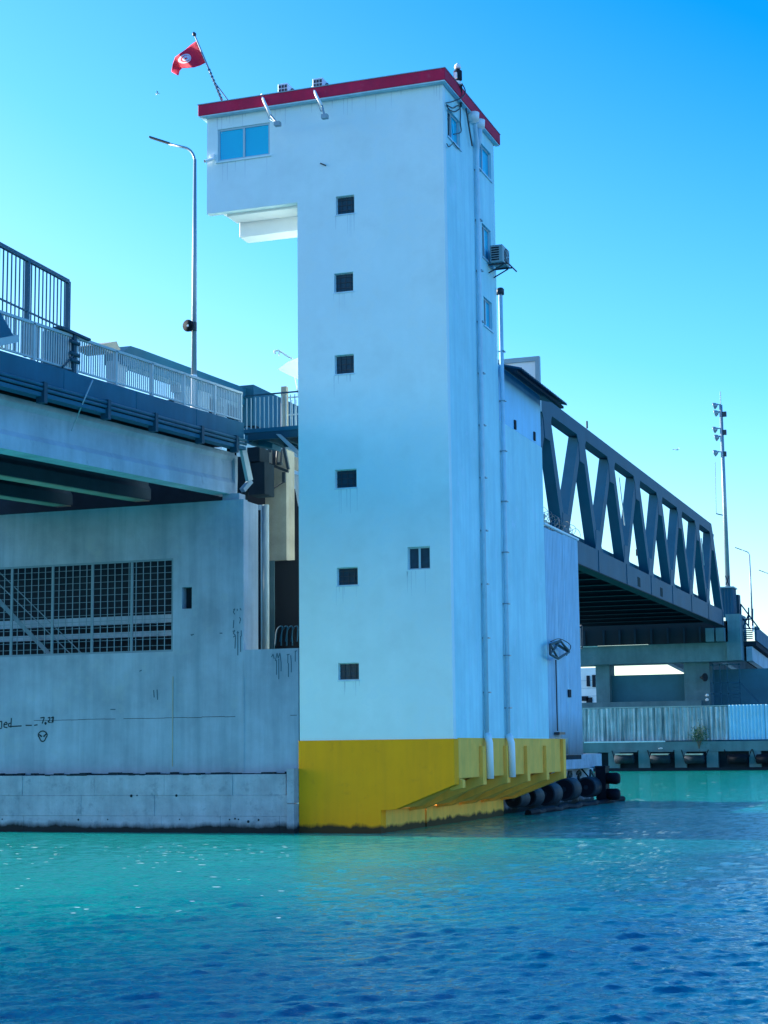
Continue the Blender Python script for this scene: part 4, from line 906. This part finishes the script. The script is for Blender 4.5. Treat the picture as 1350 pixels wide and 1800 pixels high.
# bush
bs_ = thing('quay_bush', at(1229,1308,1,YQ-.3), 'small straggly bush growing from the far quay wall', 'bush')
b0 = at(1229,1316,1,YQ-.3); cc = at(1229,1292,1,YQ-.3); mb = MB()
for k in range(7): mb.tube([b0, b0.lerp(cc,.6)+Vector((random.uniform(-.3,.3),0,0)), cc+Vector((random.uniform(-.7,.7),random.uniform(-.3,.3),random.uniform(-.2,.9)))], [.05,.03,.015], 5)
mb.build('stems', 'stem', bs_)
mb = MB()
for k in range(420):
    d = Vector((random.gauss(0,.45), random.gauss(0,.3), random.gauss(0,.55))); c = cc+d; u = Vector((random.uniform(-1,1),random.uniform(-1,1),random.uniform(-1,1))).normalized()*.11; v = u.orthogonal().normalized()*.05
    mb.quad(c-u, c+v, c+u, c-v)
o = mb.build('foliage', 'leaf', bs_)
# far pier (portal) with openings
YF = 206.0
fpier = thing('far_bridge_pier', (-38, 206, 3), 'blue-grey concrete pier portal carrying the far end of the truss', 'pier')
def fx(px, y=YF): return at(px, 1180, 1, y).x
def fz(py, px=1150, y=YF): return at(px, py, 1, y).z
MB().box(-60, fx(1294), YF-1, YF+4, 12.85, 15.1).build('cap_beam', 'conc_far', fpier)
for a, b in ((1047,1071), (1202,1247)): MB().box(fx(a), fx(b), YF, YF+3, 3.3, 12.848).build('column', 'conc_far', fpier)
MB().box(fx(1071)+.003, fx(1202)-.003, YF+1, YF+1.4, 3.3, fz(1185)).build('infill_panel', 'panel', fpier)
MB().box(fx(1022), fx(1232), YF-.6, YF-.1, 3.3, fz(1233)).build('plinth', 'conc_far', fpier)
MB().box(fx(1247)+.003, fx(1400), YF+3, YF+3.4, 3.3, fz(1178)).build('rear_panel', 'panel', fpier)
MB().box(fx(1294)-.8, fx(1307), YF-1.5, YF+4, 12.9, 18.4).build('bearing_column', 'conc_far', fpier)
for k, px in enumerate((1028, 1062, 1090, 1117, 1146, 1175, 1204, 1232, 1258)):
    MB().box(fx(px, YF-2)-.12, fx(px, YF-2)+.12, 204.2, 204.4, 15.12, 17.0).build('diaphragm_rib', 'conc_dark', fpier)
MB().box(-62, fx(1285), 204.5, 204.8, 15.11, 17.6).build('diaphragm', 'void', fpier)
for px in (1250, 1268): MB().box(fx(px, 203)-.5, fx(px, 203)+.5, 203.0, 204.1, 15.11, 16.7).build('bearing', 'conc_far', fpier)
MB().box(fx(1027), fx(1055), YF-1.3, YF-1.01, 15.0, 15.2).build('pale_ledge', 'white_pipe', fpier)
# scaffold / stair in recess
sc_ = thing('steel_stair_frame', (fx(1275), YF+1, 3.4), 'thin steel stair and ladder frame inside the right bay of the far pier', 'stair')
mb = MB()
for px in (1254, 1266, 1279, 1300): mb.bar((fx(px), YF-.2, 3.4), (fx(px), YF-.2, fz(1170)), .12, .12)
for py in (1172, 1203, 1222): mb.bar((fx(1249), YF-.2, fz(py)), (fx(1302), YF-.2, fz(py)), .12, .12)
mb.bar((fx(1302), YF-.2, fz(1205)), (fx(1332), YF-.2, fz(1238)), .2, .2); mb.build('frame', 'steel', sc_)
for k in range(6): MB().box(fx(1286), fx(1298), YF-.2, YF+.3, fz(1236)+k*.42, fz(1236)+.06+k*.42).build('tread', 'steel', sc_)
t = thing('pier_floodlight', at(1236,1191,1,YF-1), 'dark floodlight pointing out from the far pier column', 'floodlight'); p = at(1231,1191,1,YF-.6)
MB().lathe(p, (1,-.5,0), [(0,.1),(.3,.2),(.6,.5),(.75,.5)], 12).build('head', 'void', t); MB().bar(p, p+Vector((0,.6,0)), .1, .1).build('arm', 'void', t)
t = thing('marker_lamp', at(1243,1230,1,YF-1), 'pair of small white marker lamps at the foot of the far pier', 'lamp')
for py in (1224, 1232): MB().lathe(at(1243,py,1,YF-1.0), (0,0,1), [(0,.15),(.15,.24),(.3,.1)], 10).build('globe', 'white', t)
# far approach bridge
fb = thing('far_approach_bridge', (-24, 215, 12), 'far approach viaduct descending to the right edge beyond the truss', 'bridge')
def fl_(x, z0, z1, name, m_, th, ya=YF+1, yb_=330):
    g_ = -.05
    return MB().prism([(x,ya,z0),(x,ya,z1),(x,yb_,z1+g_*(yb_-ya)),(x,yb_,z0+g_*(yb_-ya))], (-th,0,0)).build(name, m_, fb)
XFa = fx(1308)
XFa = -27.2
fl_(XFa, 12.9, 14.6, 'girder', 'conc_girder', .7); fl_(XFa+.6, 15.3, 17.0, 'parapet', 'beam_blue', .25); fl_(XFa+.5, 14.7, 15.25, 'deck_slab', 'conc_dark', 13)
for k in range(1,4): fl_(XFa-3.3*k, 12.9, 14.6, 'girder', 'conc_girder', .7)
# booth on the pier
bt = thing('pier_booth', (fx(1282), YF, 17.5), 'small dark corrugated booth at the far end of the truss', 'booth')
za_, zb2 = at(1282,1083,1,YF).z, at(1282,1034,1,YF).z
corr(fx(1267), fx(1294), za_, zb2, YF-.5, pitch=.35, amp=.07, axis=0).build('front_sheet', 'steel', bt); corr(YF-.45, YF+2.2, za_, zb2, fx(1294), pitch=.35, amp=.07).build('side_sheet', 'steel', bt)
MB().box(fx(1266), fx(1297), YF-.7, YF+2.4, zb2+.01, zb2+.16).build('roof', 'rail', bt); MB().box(fx(1267)+.05, fx(1294)-.05, YF-.38, YF+2.2, za_, zb2).build('core', 'steel', bt)
a = at(1300,1045,1,YF+2.6); MB().box(fx(1296,YF+2.6), fx(1304,YF+2.6), YF+2.6, YF+4, za_-.5, a.z).build('side_cabinet', 'rail_dark', bt)
# triangular stair/rail frame
tf = thing('triangular_steel_frame', at(1318,1100,1,YF+1), 'dark triangular steel bracing with small platform right of the booth', 'frame')
mb = MB()
for a, b in (((1302,1062),(1335,1106)),((1299,1104),(1335,1106)),((1302,1062),(1303,1120)),((1303,1090),(1320,1088)),((1306,1104),(1316,1080)),((1318,1104),(1304,1085)),((1316,1068),(1316,1100)),((1323,1070),(1323,1100))): mb.bar(at(*a,1,YF+1), at(*b,1,YF+1), .16, .16)
mb.build('bracing', 'steel', tf)
for k in range(5): a = at(1308,1108+k*3.4,1,YF+1); b = at(1322,1108+k*3.4,1,YF+1); MB().box(a.x, b.x, YF+1, YF+1.8, a.z-.08, a.z).build('step', 'steel', tf)
# mast
mt = thing('floodlight_mast', at(1279,1030,1,YF+1), 'very tall pale mast with bell floodlights near its top, beyond the truss end', 'mast')
b0 = at(1279.5,1034,1,YF+1); t0 = at(1267,712,1,YF+1)
MB().tube([b0, t0], [.31, .2], 14).build('pole', 'galv', mt, smooth=True)
MB().tube([t0, t0+Vector((0,0,1.7))], .05, 6).build('whip_antenna', 'rail', mt)
for px, py in ((1259,712),(1261,725),(1259,754),(1262,768),(1260,795)):
    p = at(px, py, 1, YF+1); q = Vector(((t0.x+b0.x)/2, YF+1, p.z)); q = t0.lerp(b0, (t0.z-p.z)/(t0.z-b0.z))
    l_ = MB().lathe(p+Vector((-.35,0,-.12)), (1,0,.35), [(0,.42),(.04,.44),(.2,.38),(.42,.25),(.5,.12),(.62,.1)], 14).build('floodlight', 'galv', mt, smooth=True)
    MB().lathe(p+Vector((-.37,0,-.125)), (1,0,.35), [(0,.36),(.02,.36)], 14).build('lens', 'void', l_)
    MB().bar(p+Vector((.2,0,.05)), q, .1, .1).build('arm', 'darkmetal', mt)
for py in (728, 760, 798): p = at(1274,py,1,YF+1); MB().box(p.x-.28, p.x+.2, YF+.8, YF+1.2, p.z-.3, p.z+.3).build('junction_box', 'darkmetal', mt)
a = at(1257,812,1,YF+1); b = at(1259,903,1,YF+1); c = at(1272,906,1,YF+1)
MB().tube([a, b], .045, 5).build('side_antenna', 'rail', mt); MB().tube([b, c], .07, 5).build('antenna_arm', 'rail_dark', mt); MB().tube([at(1268,810,1,YF+1.3), at(1282,1032,1,YF+1.6)], .03, 5).build('guy_cable', 'rail', mt)
MB().bar(at(1275,1012,1,YF+.5), at(1282,1030,1,YF+.5), .12, .12).build('base_clamp', 'darkmetal', mt); MB().bar(at(1282,1012,1,YF+.5), at(1276,1028,1,YF+.5), .12, .12).build('base_clamp', 'darkmetal', mt)
# far lamps
for k, (px, pt, pb, yy, lab) in enumerate(((1323, 967, 1110, 212, 'distant slim street lamp just right of the mast'), (1362, 1007, 1130, 235, 'distant street lamp whose arm enters at the right frame edge'))):
    b = at(px, pb, 1, yy); tt = at(px, pt, 1, yy); street_lamp((b.x, yy, b.z), tt.z-b.z, 1.0, 1.35, lab, 'street lamps on the far approach')
# white building beyond the portal
wb = thing('white_building', (fx(1035, 250), 250, 0), 'sunlit white stone building glimpsed beyond the far pier', 'building')
a = at(1015,1150,1,250); b = at(1052,1245,1,250); MB().box(a.x-6, b.x+.5, 250, 258, 0, 14.6).build('wall', 'truck', wb)
for px, py, w_, h_ in ((1034,1197,.5,1.6),(1044,1197,.5,1.8),(1028,1228,1.0,.7),(1036,1236,.9,1.7)):
    p = at(px, py, 1, 249.9); MB().box(p.x-w_/2, p.x+w_/2, 249.85, 250.0, p.z-h_/2, p.z+h_/2).build('window', 'void', wb)
for k in range(9): MB().box(a.x-6, b.x+.4, 249.96, 249.998, 3.5+k*1.15, 3.54+k*1.15).build('stone_joint', 'rail', wb)
# land behind the far quay
g = MB(); g.box(-900, 600, YQ+29.9, 2500, -1, 3.2); tag(g.build('far_ground', 'conc_far'), kind='structure')
